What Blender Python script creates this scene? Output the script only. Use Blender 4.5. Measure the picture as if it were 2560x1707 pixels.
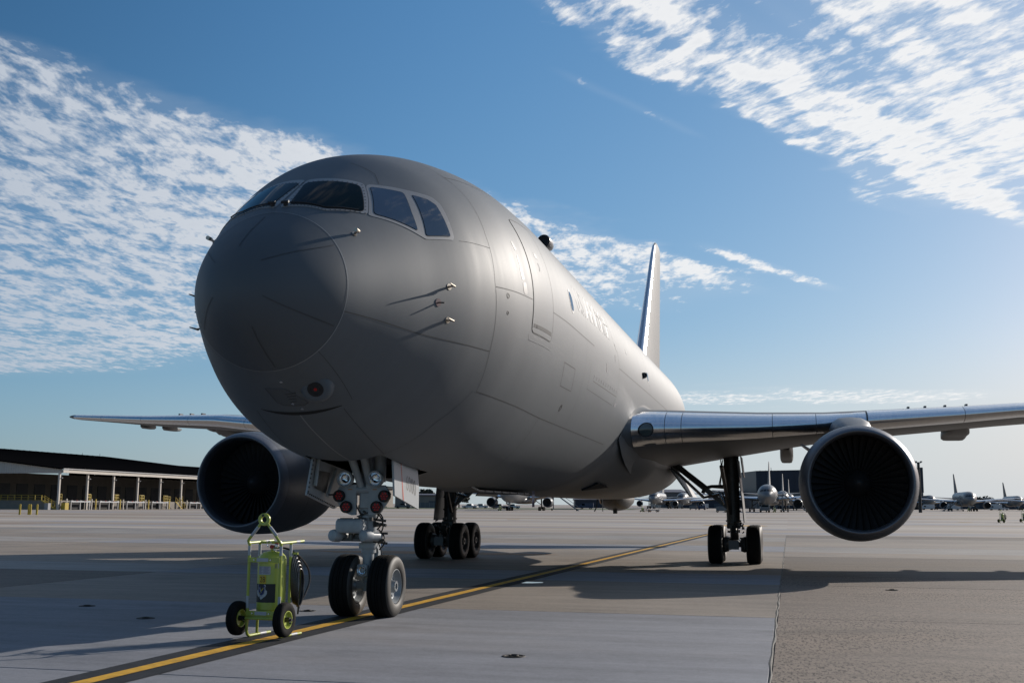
import bpy, bmesh, math, random
import numpy as np
from mathutils import Vector, Matrix, Quaternion
from mathutils.geometry import delaunay_2d_cdt

random.seed(7)
R = math.radians
scene = bpy.context.scene
COL = scene.collection
for _o in list(bpy.data.objects):
    bpy.data.objects.remove(_o)

# ------------------------------------------------------------------ camera
cam_data = bpy.data.cameras.new('camera')
cam = bpy.data.objects.new('camera', cam_data)
COL.objects.link(cam)
cam_data.sensor_width = 36.0
cam_data.lens = 39.93
cam_data.clip_start = 0.1
cam_data.clip_end = 6000
cam.matrix_world = (Matrix.Translation((0, 0, 1.646)) @ Matrix.Rotation(R(90 + 8.307), 4, 'X')
                    @ Matrix.Rotation(R(0.339), 4, 'Z'))
scene.camera = cam

# ------------------------------------------------------------------ light and sky
SUN_AZ, SUN_EL = 50.0, 22.5
sun_dir = Vector((math.sin(R(SUN_AZ)) * math.cos(R(SUN_EL)), math.cos(R(SUN_AZ)) * math.cos(R(SUN_EL)), math.sin(R(SUN_EL))))
sd = bpy.data.lights.new('sun', 'SUN')
sd.energy = 4.3
sd.angle = R(0.53)
sd.color = (1.0, 0.93, 0.845)
sun = bpy.data.objects.new('sun', sd)
sun.rotation_euler = (-sun_dir).to_track_quat('-Z', 'Y').to_euler()
COL.objects.link(sun)

scene.view_settings.view_transform = 'Standard'
scene.view_settings.look = 'None'
scene.view_settings.gamma = 1.0
scene.view_settings.use_curve_mapping = False
scene.view_settings.exposure = 0.15
scene.cycles.max_bounces = 8
scene.cycles.use_denoising = True

world = bpy.data.worlds.new('World')
scene.world = world
world.use_nodes = True
wt = world.node_tree
wt.nodes.clear()


class NT:
    """small helper for writing node trees as expressions"""
    def __init__(self, tree):
        self.t = tree

    def n(self, typ, **kw):
        nd = self.t.nodes.new(typ)
        for k, v in kw.items():
            setattr(nd, k, v)
        return nd

    def put(self, sock, v):
        if isinstance(v, bpy.types.NodeSocket):
            self.t.links.new(v, sock)
        elif v is not None:
            sock.default_value = v

    def m(self, op, a, b=None, c=None, clamp=False):
        nd = self.n('ShaderNodeMath', operation=op, use_clamp=clamp)
        for i, v in enumerate((a, b, c)):
            if v is not None:
                self.put(nd.inputs[i], v)
        return nd.outputs[0]

    def add(self, *a):
        r = a[0]
        for b in a[1:]:
            r = self.m('ADD', r, b)
        return r

    def mul(self, *a):
        r = a[0]
        for b in a[1:]:
            r = self.m('MULTIPLY', r, b)
        return r

    def sub(self, a, b):
        return self.m('SUBTRACT', a, b)

    def step(self, x, lo, hi):
        nd = self.n('ShaderNodeMapRange', interpolation_type='SMOOTHSTEP')
        self.put(nd.inputs[0], x)
        nd.inputs[1].default_value, nd.inputs[2].default_value = lo, hi
        nd.inputs[3].default_value, nd.inputs[4].default_value = 0.0, 1.0
        return nd.outputs[0]

    def lin(self, x, lo, hi, a=0.0, b=1.0):
        nd = self.n('ShaderNodeMapRange')
        self.put(nd.inputs[0], x)
        for i, v in enumerate((lo, hi, a, b)):
            nd.inputs[i + 1].default_value = v
        return nd.outputs[0]

    def xyz(self, x, y, z):
        nd = self.n('ShaderNodeCombineXYZ')
        for i, v in enumerate((x, y, z)):
            self.put(nd.inputs[i], v)
        return nd.outputs[0]

    def sep(self, v):
        nd = self.n('ShaderNodeSeparateXYZ')
        self.put(nd.inputs[0], v)
        return nd.outputs

    def noise(self, vec, scale=1.0, detail=3.0, rough=0.5, dist=0.0):
        nd = self.n('ShaderNodeTexNoise')
        self.put(nd.inputs['Vector'], vec)
        nd.inputs['Scale'].default_value = scale
        nd.inputs['Detail'].default_value = detail
        nd.inputs['Roughness'].default_value = rough
        nd.inputs['Distortion'].default_value = dist
        return nd.outputs['Fac']

    def mix(self, f, a, b, blend='MIX'):
        nd = self.n('ShaderNodeMix', data_type='RGBA', blend_type=blend)
        self.put(nd.inputs[0], f)
        self.put(nd.inputs[6], a if isinstance(a, bpy.types.NodeSocket) else (*a, 1.0) if len(a) == 3 else a)
        self.put(nd.inputs[7], b if isinstance(b, bpy.types.NodeSocket) else (*b, 1.0) if len(b) == 3 else b)
        return nd.outputs[2]

    def scalevec(self, v, s):
        nd = self.n('ShaderNodeVectorMath', operation='MULTIPLY')
        self.put(nd.inputs[0], v)
        nd.inputs[1].default_value = s
        return nd.outputs[0]


W = NT(wt)
tc = W.n('ShaderNodeTexCoord')
dx, dy, dz = W.sep(tc.outputs['Generated'])
zz = W.m('MAXIMUM', dz, 0.015)
cu = W.m('DIVIDE', dx, zz)
cv = W.m('DIVIDE', dy, zz)
# cloud-layer axes: ct runs along the streets, cn across them
cn = W.sub(W.mul(cu, 0.76), W.mul(cv, 0.65))
ct = W.add(W.mul(cu, 0.65), W.mul(cv, 0.76))
warp = W.noise(W.xyz(cu, cv, 3.0), 1.5, 3, 0.5)
warp2 = W.noise(W.xyz(cu, cv, 9.0), 1.9, 3, 0.5)
warp3 = W.noise(W.xyz(cu, cv, 15.0), 4.5, 3, 0.6)
cnw = W.add(cn, W.mul(W.sub(warp, 0.5), 0.55), W.mul(W.sub(warp3, 0.5), 0.22))
ctw = W.add(ct, W.mul(W.sub(warp2, 0.5), 0.6))
su = W.add(cu, W.mul(W.sub(warp2, 0.5), 0.10))
sv_ = W.add(cv, W.mul(W.sub(warp, 0.5), 0.22))
side_ = W.step(cn, -2.1, -1.7)          # 0 on the left sheet, 1 in the right-hand streets
PL = W.xyz(W.mul(su, 10.5), W.mul(sv_, 4.6), 0.0)
PR = W.xyz(W.sub(W.mul(su, 6.0), W.mul(sv_, 3.0)), W.add(W.mul(su, 9.0), W.mul(sv_, 6.0)), 6.0)


def lr(scale, detail, rough):
    a_, b_ = W.noise(PL, scale, detail, rough), W.noise(PR, scale, detail, rough)
    return W.add(W.mul(a_, W.sub(1.0, side_)), W.mul(b_, side_))


puff = lr(1.0, 2, 0.5)
ripl = lr(2.3, 2, 0.5)
fine = lr(6.0, 4, 0.65)
big = W.noise(W.xyz(cn, W.mul(ct, 0.45), 5.0), 2.4, 2, 0.5)


def band(lo, hi, soft, x):
    return W.mul(W.step(x, lo - soft, lo + soft), W.sub(1.0, W.step(x, hi - soft, hi + soft)))


above = W.step(dz, 0.0, 0.03)
overhead = W.mul(W.sub(1.0, W.step(cv, 0.6, 1.6)), W.step(cv, -6.0, -2.5), band(-1.2, 4.5, 0.8, cn))  # unseen broken cloud overhead and behind, added to whiten the fill light
stripes = W.noise(W.xyz(W.mul(cn, 2.7), W.mul(ct, 0.22), 7.0), 1.9, 2, 0.5)
left = W.mul(W.sub(1.0, W.step(cnw, -2.44, -2.24)), W.sub(1.0, W.step(ctw, 3.9, 5.5)), W.sub(1.0, W.step(cv, 8.2, 9.6)))
left = W.mul(left, W.step(cv, 2.05, 2.4))
street = W.mul(band(-1.41, -1.14, 0.05, cnw), W.sub(1.0, W.step(ctw, 3.2, 4.1)))
right = W.mul(band(-1.17, 1.0, 0.10, cnw), W.sub(1.0, W.step(ctw, 3.8, 5.0)), W.step(cv, 0.6, 1.6))
thin = W.mul(band(-1.575, -1.53, 0.03, W.add(cn, W.mul(W.sub(warp, 0.5), 0.06))), band(1.95, 2.62, 0.12, ct))
low = W.mul(band(9.4, 11.2, 0.6, W.add(cv, W.mul(W.sub(warp, 0.5), 2.4))), band(1.3, 4.3, 0.4, cu))
mid2 = W.mul(band(-2.27, -2.16, 0.05, cn), band(3.7, 4.9, 0.25, ct))
cover = W.add(W.mul(left, 0.68), W.mul(street, W.add(0.60, W.mul(W.sub(stripes, .5), .8))), W.mul(right, W.add(0.62, W.mul(W.sub(stripes, .5), 1.3))), W.mul(thin, 0.42), W.mul(low, 0.60), W.mul(mid2, 0.60))
cover = W.mul(W.m('MINIMUM', W.add(cover, W.mul(overhead, 0.46)), 0.80), above)
body = W.add(W.mul(puff, 0.46), W.mul(ripl, 0.30), W.mul(fine, 0.24))
dens_in = W.add(body, W.mul(W.sub(cover, 0.5), 0.55), W.mul(W.sub(big, 0.5), 0.30))
dens = W.lin(dens_in, 0.480, 0.645)
dens = W.m('POWER', W.m('ADD', dens, 0.0, clamp=True), 1.25)
dens = W.mul(dens, W.step(cover, 0.02, 0.25))
veil = W.mul(W.step(cover, 0.1, 0.9), 0.14)
dens = W.m('MAXIMUM', dens, veil)
# thicker air towards the horizon hides the cloud sheet
fade = W.step(dz, 0.02, 0.10)
dens = W.mul(dens, fade, 0.92)
sky = W.n('ShaderNodeTexSky', sky_type='NISHITA')
sky.sun_disc = False
sky.sun_elevation = R(SUN_EL)
sky.sun_rotation = R(SUN_AZ)
sky.altitude = 0
sky.air_density = 1.0
sky.dust_density = 0.9
sky.ozone_density = 2.2
# cloud brightness grows towards the sun, thick parts stay a little greyer
nd = W.n('ShaderNodeVectorMath', operation='DOT_PRODUCT')
W.put(nd.inputs[0], tc.outputs['Generated'])
nd.inputs[1].default_value = tuple(sun_dir)
tosun = W.step(nd.outputs['Value'], 0.15, 0.86)
thick = W.step(dens_in, 0.66, 0.90)
ccol = W.mix(tosun, (5.6, 6.4, 7.6), (11.6, 11.6, 11.6))
ccol = W.mix(W.mul(thick, 0.20), ccol, (4.6, 5.3, 6.4))
# camera colour response of the blue sky, channel by channel
sr, sg_, sb2 = W.sep(sky.outputs[0])
chan = []
for c_, a_, g_ in ((sr, 1.22, 1.20), (sg_, 1.06, .86), (sb2, 1.11, .68)):
    chan.append(W.mul(W.m('POWER', W.mul(c_, .0667), g_), a_ / .08))
cc = W.n('ShaderNodeCombineColor')
for i_, v_ in enumerate(chan):
    W.put(cc.inputs[i_], v_)
# pale haze low down on the sunny side
lowhaze = W.mul(W.sub(1.0, W.step(dz, 0.0, 0.16)), W.add(0.06, W.mul(tosun, 0.80)))
dark_ = W.sub(1.0, W.mul(W.sub(1.0, W.step(nd.outputs['Value'], 0.20, 0.72)), W.step(dz, 0.12, 0.42), 0.36))
skyc = W.n('ShaderNodeVectorMath', operation='SCALE')
W.put(skyc.inputs[0], cc.outputs[0])
W.put(skyc.inputs['Scale'], dark_)
clear = W.mix(lowhaze, skyc.outputs[0], (6.9, 8.1, 8.8))
final = W.mix(dens, clear, ccol)
bg = W.n('ShaderNodeBackground')
W.put(bg.inputs[0], final)
bg.inputs[1].default_value = 0.072
wo = W.n('ShaderNodeOutputWorld')
wt.links.new(bg.outputs[0], wo.inputs[0])

# ------------------------------------------------------------------ helpers
YAW = 0.23783349
AX, AY = -2.18144, 17.67027
CS, SN = math.cos(YAW), math.sin(YAW)


def gz(y):
    return max(0.0, 0.0035 * (y - 80.0))


def l2w(l, a):
    """aircraft frame (left, aft) -> world x, y"""
    return AX + a * SN + l * CS, AY + a * CS - l * SN


def tag(o, label=None, cat=None, group=None, kind=None):
    if label: o['label'] = label
    if cat: o['category'] = cat
    if group: o['group'] = group
    if kind: o['kind'] = kind
    return o


def empty(name, loc=(0, 0, 0), rz=0.0, **kw):
    o = bpy.data.objects.new(name, None)
    o.empty_display_size = 0.3
    o.location = loc
    o.rotation_euler = (0, 0, rz)
    COL.objects.link(o)
    return tag(o, **kw)


class MB:
    def __init__(self):
        self.v, self.f, self.mi = [], [], []
        self.cur = 0

    def add(self, vs, fs, mi=None):
        b = len(self.v)
        self.v += [tuple(map(float, p)) for p in vs]
        self.f += [tuple(i + b for i in q) for q in fs]
        self.mi += [self.cur if mi is None else mi] * len(fs)
        return self

    def box(self, c, s, rot=None):
        hx, hy, hz = s[0] / 2, s[1] / 2, s[2] / 2
        P = [Vector((x * hx, y * hy, z * hz)) for z in (-1, 1) for x, y in ((-1, -1), (1, -1), (1, 1), (-1, 1))]
        if rot is not None:
            P = [rot @ p for p in P]
        c = Vector(c)
        return self.add([p + c for p in P], [(3, 2, 1, 0), (4, 5, 6, 7), (0, 1, 5, 4), (1, 2, 6, 5), (2, 3, 7, 6), (3, 0, 4, 7)])

    def rbox(self, c, s, r=0.02, axis='z'):
        """box with rounded edges along one axis and chamfered ends"""
        i = 'xyz'.index(axis)
        j, k = (i + 1) % 3, (i + 2) % 3
        a, b, h = s[j] / 2, s[k] / 2, s[i] / 2
        r = min(r, a * .9, b * .9)
        ring = []
        for q, (sx, sy) in enumerate(((1, 1), (-1, 1), (-1, -1), (1, -1))):
            for t in range(4):
                an = math.pi / 2 * (q + t / 3)
                ring.append((sx * (a - r) + r * math.cos(an), sy * (b - r) + r * math.sin(an)))
        ch = min(r, h * .5) * 0.6
        vs = []
        for hh, sc in ((-h, ch), (-h + ch, 0), (h - ch, 0), (h, ch)):
            for x, y in ring:
                p = [0, 0, 0]
                p[i] = hh
                p[j] = x * (1 - sc / a)
                p[k] = y * (1 - sc / b)
                vs.append((p[0] + c[0], p[1] + c[1], p[2] + c[2]))
        n = len(ring)
        fs = [tuple(range(n))[::-1], tuple(range(3 * n, 4 * n))]
        for L in range(3):
            for q in range(n):
                fs.append((L * n + q, L * n + (q + 1) % n, (L + 1) * n + (q + 1) % n, (L + 1) * n + q))
        return self.add(vs, fs)

    @staticmethod
    def frame(d):
        d = Vector(d).normalized()
        u = d.orthogonal().normalized()
        if abs(d.z) < 0.98:
            u = d.cross(Vector((0, 0, 1))).normalized()
        return d, u, d.cross(u).normalized()

    def cyl(self, p0, p1, r0, r1=None, n=14, cap=True):
        r1 = r0 if r1 is None else r1
        p0, p1 = Vector(p0), Vector(p1)
        d, u, w = self.frame(p1 - p0)
        vs = []
        for p, r in ((p0, r0), (p1, r1)):
            for i in range(n):
                t = 2 * math.pi * i / n
                vs.append(p + (u * math.cos(t) + w * math.sin(t)) * r)
        fs = [(i, (i + 1) % n, n + (i + 1) % n, n + i) for i in range(n)]
        if cap:
            fs += [tuple(range(n))[::-1], tuple(range(n, 2 * n))]
        return self.add(vs, fs)

    def tube(self, path, r, n=8, closed=False, cap=True):
        P = [Vector(p) for p in path]
        m = len(P)
        rr = r if isinstance(r, (list, tuple)) else [r] * m
        tang = []
        for i in range(m):
            a = P[(i - 1) % m] if (closed or i > 0) else P[i]
            b = P[(i + 1) % m] if (closed or i < m - 1) else P[i]
            tang.append((b - a).normalized())
        d, u, w = self.frame(tang[0])
        vs = []
        for i in range(m):
            if i:
                q = tang[i - 1].rotation_difference(tang[i])
                u = q @ u
                u = (u - tang[i] * u.dot(tang[i])).normalized()
            w = tang[i].cross(u)
            for k in range(n):
                t = 2 * math.pi * k / n
                vs.append(P[i] + (u * math.cos(t) + w * math.sin(t)) * rr[i])
        fs = []
        for i in range(m if closed else m - 1):
            j = (i + 1) % m
            for k in range(n):
                fs.append((i * n + k, i * n + (k + 1) % n, j * n + (k + 1) % n, j * n + k))
        if cap and not closed:
            fs += [tuple(range(n))[::-1], tuple(range((m - 1) * n, m * n))]
        return self.add(vs, fs)

    def lathe(self, prof, o=(0, 0, 0), d=(0, 1, 0), n=32, ang=(0, 2 * math.pi), sx=1.0):
        """prof: list of (along, radius)"""
        d, u, w = self.frame(d)
        o = Vector(o)
        full = abs(ang[1] - ang[0] - 2 * math.pi) < 1e-6
        k = n if full else n + 1
        vs = []
        for (x, r) in prof:
            for i in range(k):
                t = ang[0] + (ang[1] - ang[0]) * i / n
                vs.append(o + d * x + (u * math.cos(t) + w * math.sin(t)) * max(r, 1e-5))
        fs = []
        for i in range(len(prof) - 1):
            for j in range(n):
                j2 = (j + 1) % k
                fs.append((i * k + j, i * k + j2, (i + 1) * k + j2, (i + 1) * k + j))
        return self.add(vs, fs)

    def prism(self, poly, ax, t0, t1):
        """poly: 2-D points in the two other axes (cyclic order), extruded along ax from t0 to t1"""
        i = 'xyz'.index(ax)
        j, k = (i + 1) % 3, (i + 2) % 3
        vs = []
        for t in (t0, t1):
            for a, b in poly:
                p = [0, 0, 0]
                p[i], p[j], p[k] = t, a, b
                vs.append(p)
        n = len(poly)
        fs = [tuple(range(n))[::-1], tuple(range(n, 2 * n))] + [(q, (q + 1) % n, n + (q + 1) % n, n + q) for q in range(n)]
        return self.add(vs, fs)

    def loft(self, rings, closed=True, caps=True):
        n = len(rings[0])
        vs = [p for r in rings for p in r]
        fs = []
        for i in range(len(rings) - 1):
            for k in range(n if closed else n - 1):
                k2 = (k + 1) % n
                fs.append((i * n + k, i * n + k2, (i + 1) * n + k2, (i + 1) * n + k))
        if caps and closed:
            fs += [tuple(range(n))[::-1], tuple(range((len(rings) - 1) * n, len(rings) * n))]
        return self.add(vs, fs)

    def ball(self, c, r, n=12, m=8, s=(1, 1, 1)):
        vs = []
        for i in range(m + 1):
            ph = math.pi * i / m
            for k in range(n):
                t = 2 * math.pi * k / n
                vs.append((c[0] + s[0] * r * math.sin(ph) * math.cos(t), c[1] + s[1] * r * math.sin(ph) * math.sin(t), c[2] + s[2] * r * math.cos(ph)))
        fs = [(i * n + k, (i + 1) * n + k, (i + 1) * n + (k + 1) % n, i * n + (k + 1) % n) for i in range(m) for k in range(n)]
        return self.add(vs, fs)

    def mesh(self, name, mats, smooth=35.0):
        me = bpy.data.meshes.new(name)
        me.from_pydata(self.v, [], self.f)
        bm = bmesh.new()
        bm.from_mesh(me)
        bmesh.ops.remove_doubles(bm, verts=bm.verts, dist=1e-5)
        bmesh.ops.recalc_face_normals(bm, faces=bm.faces)
        bm.to_mesh(me)
        bm.free()
        if len(me.polygons) == len(self.mi):
            me.polygons.foreach_set('material_index', self.mi)
        mats = mats if isinstance(mats, (list, tuple)) else [mats]
        for m in mats:
            me.materials.append(m)
        if smooth:
            me.polygons.foreach_set('use_smooth', [True] * len(me.polygons))
            me.set_sharp_from_angle(angle=R(smooth))
        me.update()
        return me

    def build(self, name, mats, parent=None, loc=None, rot=None, smooth=35.0, **kw):
        o = bpy.data.objects.new(name, self.mesh(name, mats, smooth))
        COL.objects.link(o)
        if parent is not None:
            o.parent = parent
        if loc is not None:
            o.location = loc
        if rot is not None:
            o.rotation_euler = rot
        return tag(o, **kw)


def inst(name, me, parent=None, loc=(0, 0, 0), rot=(0, 0, 0), **kw):
    o = bpy.data.objects.new(name, me)
    COL.objects.link(o)
    o.parent = parent
    o.location = loc
    o.rotation_euler = rot
    return tag(o, **kw)


def copy_tree(o, parent=None):
    c = o.copy()
    COL.objects.link(c)
    c.parent = parent
    for ch in list(o.children):
        copy_tree(ch, c)
    return c


# ------------------------------------------------------------------ materials
def mat(name, col, rough=0.5, metal=0.0, var=0.0, scale=2.0, bump=0.0, bscale=60.0, rvar=0.0, ior=1.5, stretch=(1, 1, 1), coat=0.0, spec=0.5):
    if metal < .5:
        col = tuple(c * .60 for c in col)
    m = bpy.data.materials.new(name)
    m.use_nodes = True
    T = NT(m.node_tree)
    p = m.node_tree.nodes['Principled BSDF']
    p.inputs['Roughness'].default_value = rough
    p.inputs['Metallic'].default_value = metal
    p.inputs['IOR'].default_value = ior
    p.inputs['Coat Weight'].default_value = coat
    p.inputs['Specular IOR Level'].default_value = spec
    p.inputs['Base Color'].default_value = (*col, 1)
    if var or rvar or bump:
        co = T.n('ShaderNodeTexCoord').outputs['Object']
        co = T.scalevec(co, stretch)
        nz = T.noise(co, scale, 5, 0.6)
        if var:
            d = tuple(max(0, c * (1 - var)) for c in col)
            u = tuple(min(1, c * (1 + var)) for c in col)
            T.put(p.inputs['Base Color'], T.mix(T.lin(nz, 0.3, 0.7), d, u))
        if rvar:
            T.put(p.inputs['Roughness'], T.lin(nz, 0.3, 0.7, rough - rvar, rough + rvar))
        if bump:
            b = T.n('ShaderNodeBump')
            b.inputs['Strength'].default_value = bump
            b.inputs['Distance'].default_value = 0.01
            T.put(b.inputs['Height'], T.noise(co, bscale, 4, 0.6))
            T.put(p.inputs['Normal'], b.outputs[0])
    return m


def skin_mat(name, col, rough, streak=0.10, bscale=0.9, bump=0.06, coat=0.0):
    """semi-gloss aircraft paint: faint rain streaks, blotches, slightly wavy sheet metal"""
    m = bpy.data.materials.new(name)
    m.use_nodes = True
    T = NT(m.node_tree)
    p = m.node_tree.nodes['Principled BSDF']
    co = T.n('ShaderNodeTexCoord').outputs['Object']
    st = T.noise(T.scalevec(co, (1.2, 3.6, 0.25)), 1.6, 6, 0.65)
    bl = T.noise(co, 0.55, 4, 0.55)
    sp = T.noise(co, 55.0, 2, 0.5)
    f = T.add(T.mul(T.sub(st, 0.5), streak * 2.4), T.mul(T.sub(bl, 0.5), streak * 1.2), T.mul(T.sub(sp, 0.5), streak * 0.5), 0.5)
    lo = tuple(c * 0.72 for c in col)
    hi = tuple(c * 1.28 for c in col)
    T.put(p.inputs['Base Color'], T.mix(f, lo, hi))
    T.put(p.inputs['Roughness'], T.add(rough - 0.06, T.mul(st, 0.14)))
    p.inputs['Specular IOR Level'].default_value = 0.42
    p.inputs['Coat Weight'].default_value = coat
    p.inputs['Coat Roughness'].default_value = 0.52
    b = T.n('ShaderNodeBump')
    b.inputs['Strength'].default_value = bump
    b.inputs['Distance'].default_value = 0.03
    T.put(b.inputs['Height'], T.noise(T.scalevec(co, (1, 2.2, 1)), bscale, 2, 0.4))
    T.put(p.inputs['Normal'], b.outputs[0])
    return m


M = {}
M['skin'] = skin_mat('aircraft_grey_paint', (0.082, 0.094, 0.105), 0.60, 0.24, coat=0.22)
M['radome'] = skin_mat('radome_paint', (0.070, 0.079, 0.088), 0.56, 0.05, 0.5, 0.01)
M['wingskin'] = skin_mat('wing_grey_paint', (0.098, 0.104, 0.108), 0.50, 0.14)
M['nacelle'] = skin_mat('nacelle_paint', (0.075, 0.080, 0.088), 0.42, 0.06)
M['polish'] = mat('polished_leading_edge', (0.64, 0.65, 0.67), 0.21, 1.0, var=0.05, scale=3, rvar=0.05, stretch=(4, 1, 1))
M['lip'] = mat('inlet_lip_metal', (0.15, 0.155, 0.17), 0.44, 0.6, var=0.06, scale=2)
M['liner'] = mat('inlet_liner', (0.085, 0.09, 0.10), 0.5, 0.2, var=0.1)
M['blade'] = mat('fan_blade_titanium', (0.055, 0.054, 0.055), 0.5, 0.3, var=0.1)
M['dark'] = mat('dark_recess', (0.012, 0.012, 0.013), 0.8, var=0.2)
M['seam'] = mat('panel_joint_sealant', (0.058, 0.060, 0.063), 0.7, var=0.15)
M['seamlight'] = mat('panel_joint_light', (0.34, 0.35, 0.36), 0.5, var=0.15)
M['frame'] = mat('window_frame_alloy', (0.43, 0.42, 0.41), 0.42, 0.25, var=0.06, scale=6)
M['gasket'] = mat('window_gasket', (0.015, 0.015, 0.017), 0.6, var=0.1)
M['glass'] = mat('windshield_glass', (0.006, 0.014, 0.016), 0.05, var=0.1, ior=1.13)
M['sideglass'] = mat('coated_side_glass', (0.012, 0.012, 0.028), 0.04, var=0.1, ior=2.1, bump=0.05, bscale=3.0, stretch=(1, 4, 1))
M['white'] = mat('gear_white_enamel', (0.50, 0.53, 0.55), 0.38, var=0.12, scale=9, rvar=0.06)
M['doorwhite'] = mat('gear_door_paint', (0.52, 0.55, 0.57), 0.42, var=0.06, scale=4)
M['gearbrown'] = mat('oiled_gear_steel', (0.125, 0.12, 0.112), 0.42, 0.3, var=0.3, scale=10)
M['strip'] = mat('radome_strip_paint', (0.075, 0.08, 0.085), 0.6, var=0.1)
M['lens'] = mat('landing_lens', (0.10, 0.12, 0.115), 0.08, var=0.15, ior=1.6)
M['black'] = mat('black_plastic', (0.018, 0.018, 0.019), 0.5, var=0.15)
M['rubber'] = mat('tyre_rubber', (0.011, 0.0105, 0.010), 0.85, spec=0.2, var=0.3, scale=5, bump=0.25, bscale=40)
M['sidewall'] = mat('tyre_sidewall_dust', (0.060, 0.054, 0.047), 0.6, var=0.25, scale=6)
M['rim'] = mat('wheel_rim_paint', (0.40, 0.43, 0.45), 0.38, 0.3, var=0.12, scale=9)
M['steel'] = mat('bare_steel', (0.55, 0.55, 0.56), 0.25, 1.0, var=0.08)
M['bronze'] = mat('probe_bronze', (0.42, 0.37, 0.31), 0.4, 0.7, var=0.1)
M['chrome'] = mat('chromed_piston', (0.70, 0.72, 0.74), 0.10, 1.0, var=0.03)
M['red'] = mat('red_lens', (0.62, 0.012, 0.012), 0.25, var=0.15, scale=20)
M['redpaint'] = mat('red_stripe_paint', (0.62, 0.10, 0.07), 0.5, var=0.1)
M['stencil'] = mat('grey_stencil_paint', (0.27, 0.27, 0.265), 0.55, var=0.2, scale=12)
M['lamp'] = mat('lamp_reflector', (0.80, 0.82, 0.85), 0.12, 1.0, var=0.1, scale=14, bump=0.6, bscale=9)
M['lightgrey'] = mat('faded_marking_paint', (0.205, 0.21, 0.215), 0.45, var=0.15, scale=6)
M['orange'] = mat('orange_band_paint', (0.72, 0.27, 0.02), 0.5, var=0.08)
M['finpaint'] = skin_mat('fin_paint', (0.150, 0.151, 0.151), 0.66, 0.08)
M['lime'] = mat('lime_green_enamel', (0.58, 0.66, 0.10), 0.36, var=0.07, scale=7, rvar=0.06, coat=0.2)
M['tape'] = mat('white_reflective_tape', (0.62, 0.64, 0.67), 0.4, var=0.05, scale=12)
M['label'] = mat('paper_label', (0.58, 0.58, 0.64), 0.5, var=0.08, scale=30)
M['print'] = mat('label_print', (0.22, 0.22, 0.27), 0.6, var=0.2, scale=30)
M['amber'] = mat('amber_plate', (0.95, 0.62, 0.02), 0.5, var=0.06)
M['blue'] = mat('emblem_blue', (0.012, 0.018, 0.16), 0.5, var=0.1)
M['gold'] = mat('emblem_yellow', (0.72, 0.58, 0.05), 0.5, var=0.1)
M['silver'] = mat('emblem_silver', (0.50, 0.51, 0.53), 0.5, var=0.1)
M['hose'] = mat('black_rubber_hose', (0.014, 0.014, 0.015), 0.32, var=0.2)
M['redcap'] = mat('red_cap', (0.45, 0.02, 0.02), 0.4, var=0.1)
M['yellowline'] = mat('taxi_line_yellow', (0.95, 0.50, 0.012), 0.7, var=0.28, scale=5, bump=0.2, bscale=90)
M['blackline'] = mat('taxi_line_black_border', (0.030, 0.030, 0.033), 0.75, spec=0.25, var=0.4, scale=4, bump=0.3, bscale=90)
M['safety'] = mat('safety_yellow', (0.62, 0.44, 0.03), 0.5, var=0.12, scale=2)
M['steelpost'] = mat('galvanised_post', (0.36, 0.36, 0.37), 0.5, 0.2, var=0.12, scale=3)
M['roof'] = mat('dark_roof_sheet', (0.007, 0.007, 0.008), 0.9, spec=0.0, var=0.2, scale=0.2, stretch=(1, 0.1, 1))
M['cladding'] = mat('beige_cladding', (0.72, 0.65, 0.58), 0.6, var=0.06, scale=0.6)
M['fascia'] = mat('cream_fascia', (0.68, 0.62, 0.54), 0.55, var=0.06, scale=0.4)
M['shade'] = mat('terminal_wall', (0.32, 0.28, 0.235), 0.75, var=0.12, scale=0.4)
M['dockdoor'] = mat('dock_shutter', (0.09, 0.10, 0.115), 0.6, var=0.1, scale=1)
M['navy'] = mat('navy_cladding', (0.016, 0.022, 0.045), 0.5, var=0.15, scale=0.15)
M['taupe'] = mat('taupe_cladding', (0.21, 0.185, 0.17), 0.6, var=0.08, scale=0.15)
M['greywall'] = mat('grey_shed_wall', (0.26, 0.26, 0.27), 0.6, var=0.1, scale=0.2)
M['plum'] = mat('plum_roof', (0.10, 0.09, 0.12), 0.6, var=0.1, scale=0.2)
M['carwhite'] = mat('white_vehicle_paint', (0.72, 0.73, 0.74), 0.3, var=0.04)
M['cargrey'] = mat('grey_vehicle_paint', (0.15, 0.155, 0.165), 0.4, var=0.08)
M['carblue'] = mat('blue_vehicle_paint', (0.03, 0.05, 0.12), 0.35, var=0.08)
M['airliner'] = mat('parked_tanker_paint', (0.24, 0.245, 0.25), 0.38, var=0.06, scale=0.5)
M['grassm'] = mat('dry_grass', (0.085, 0.115, 0.03), 0.9, var=0.35, scale=0.8)
M['tree'] = mat('far_foliage', (0.035, 0.045, 0.03), 0.9, var=0.4, scale=0.4)
M['iron'] = mat('rusty_cast_iron', (0.045, 0.037, 0.032), 0.7, 0.3, var=0.3, scale=9)
M['water'] = mat('puddle_water', (0.02, 0.02, 0.022), 0.03, var=0.1, ior=1.33)
M['rust'] = mat('rust_stain', (0.42, 0.20, 0.06), 0.8, var=0.25, scale=2)

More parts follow.
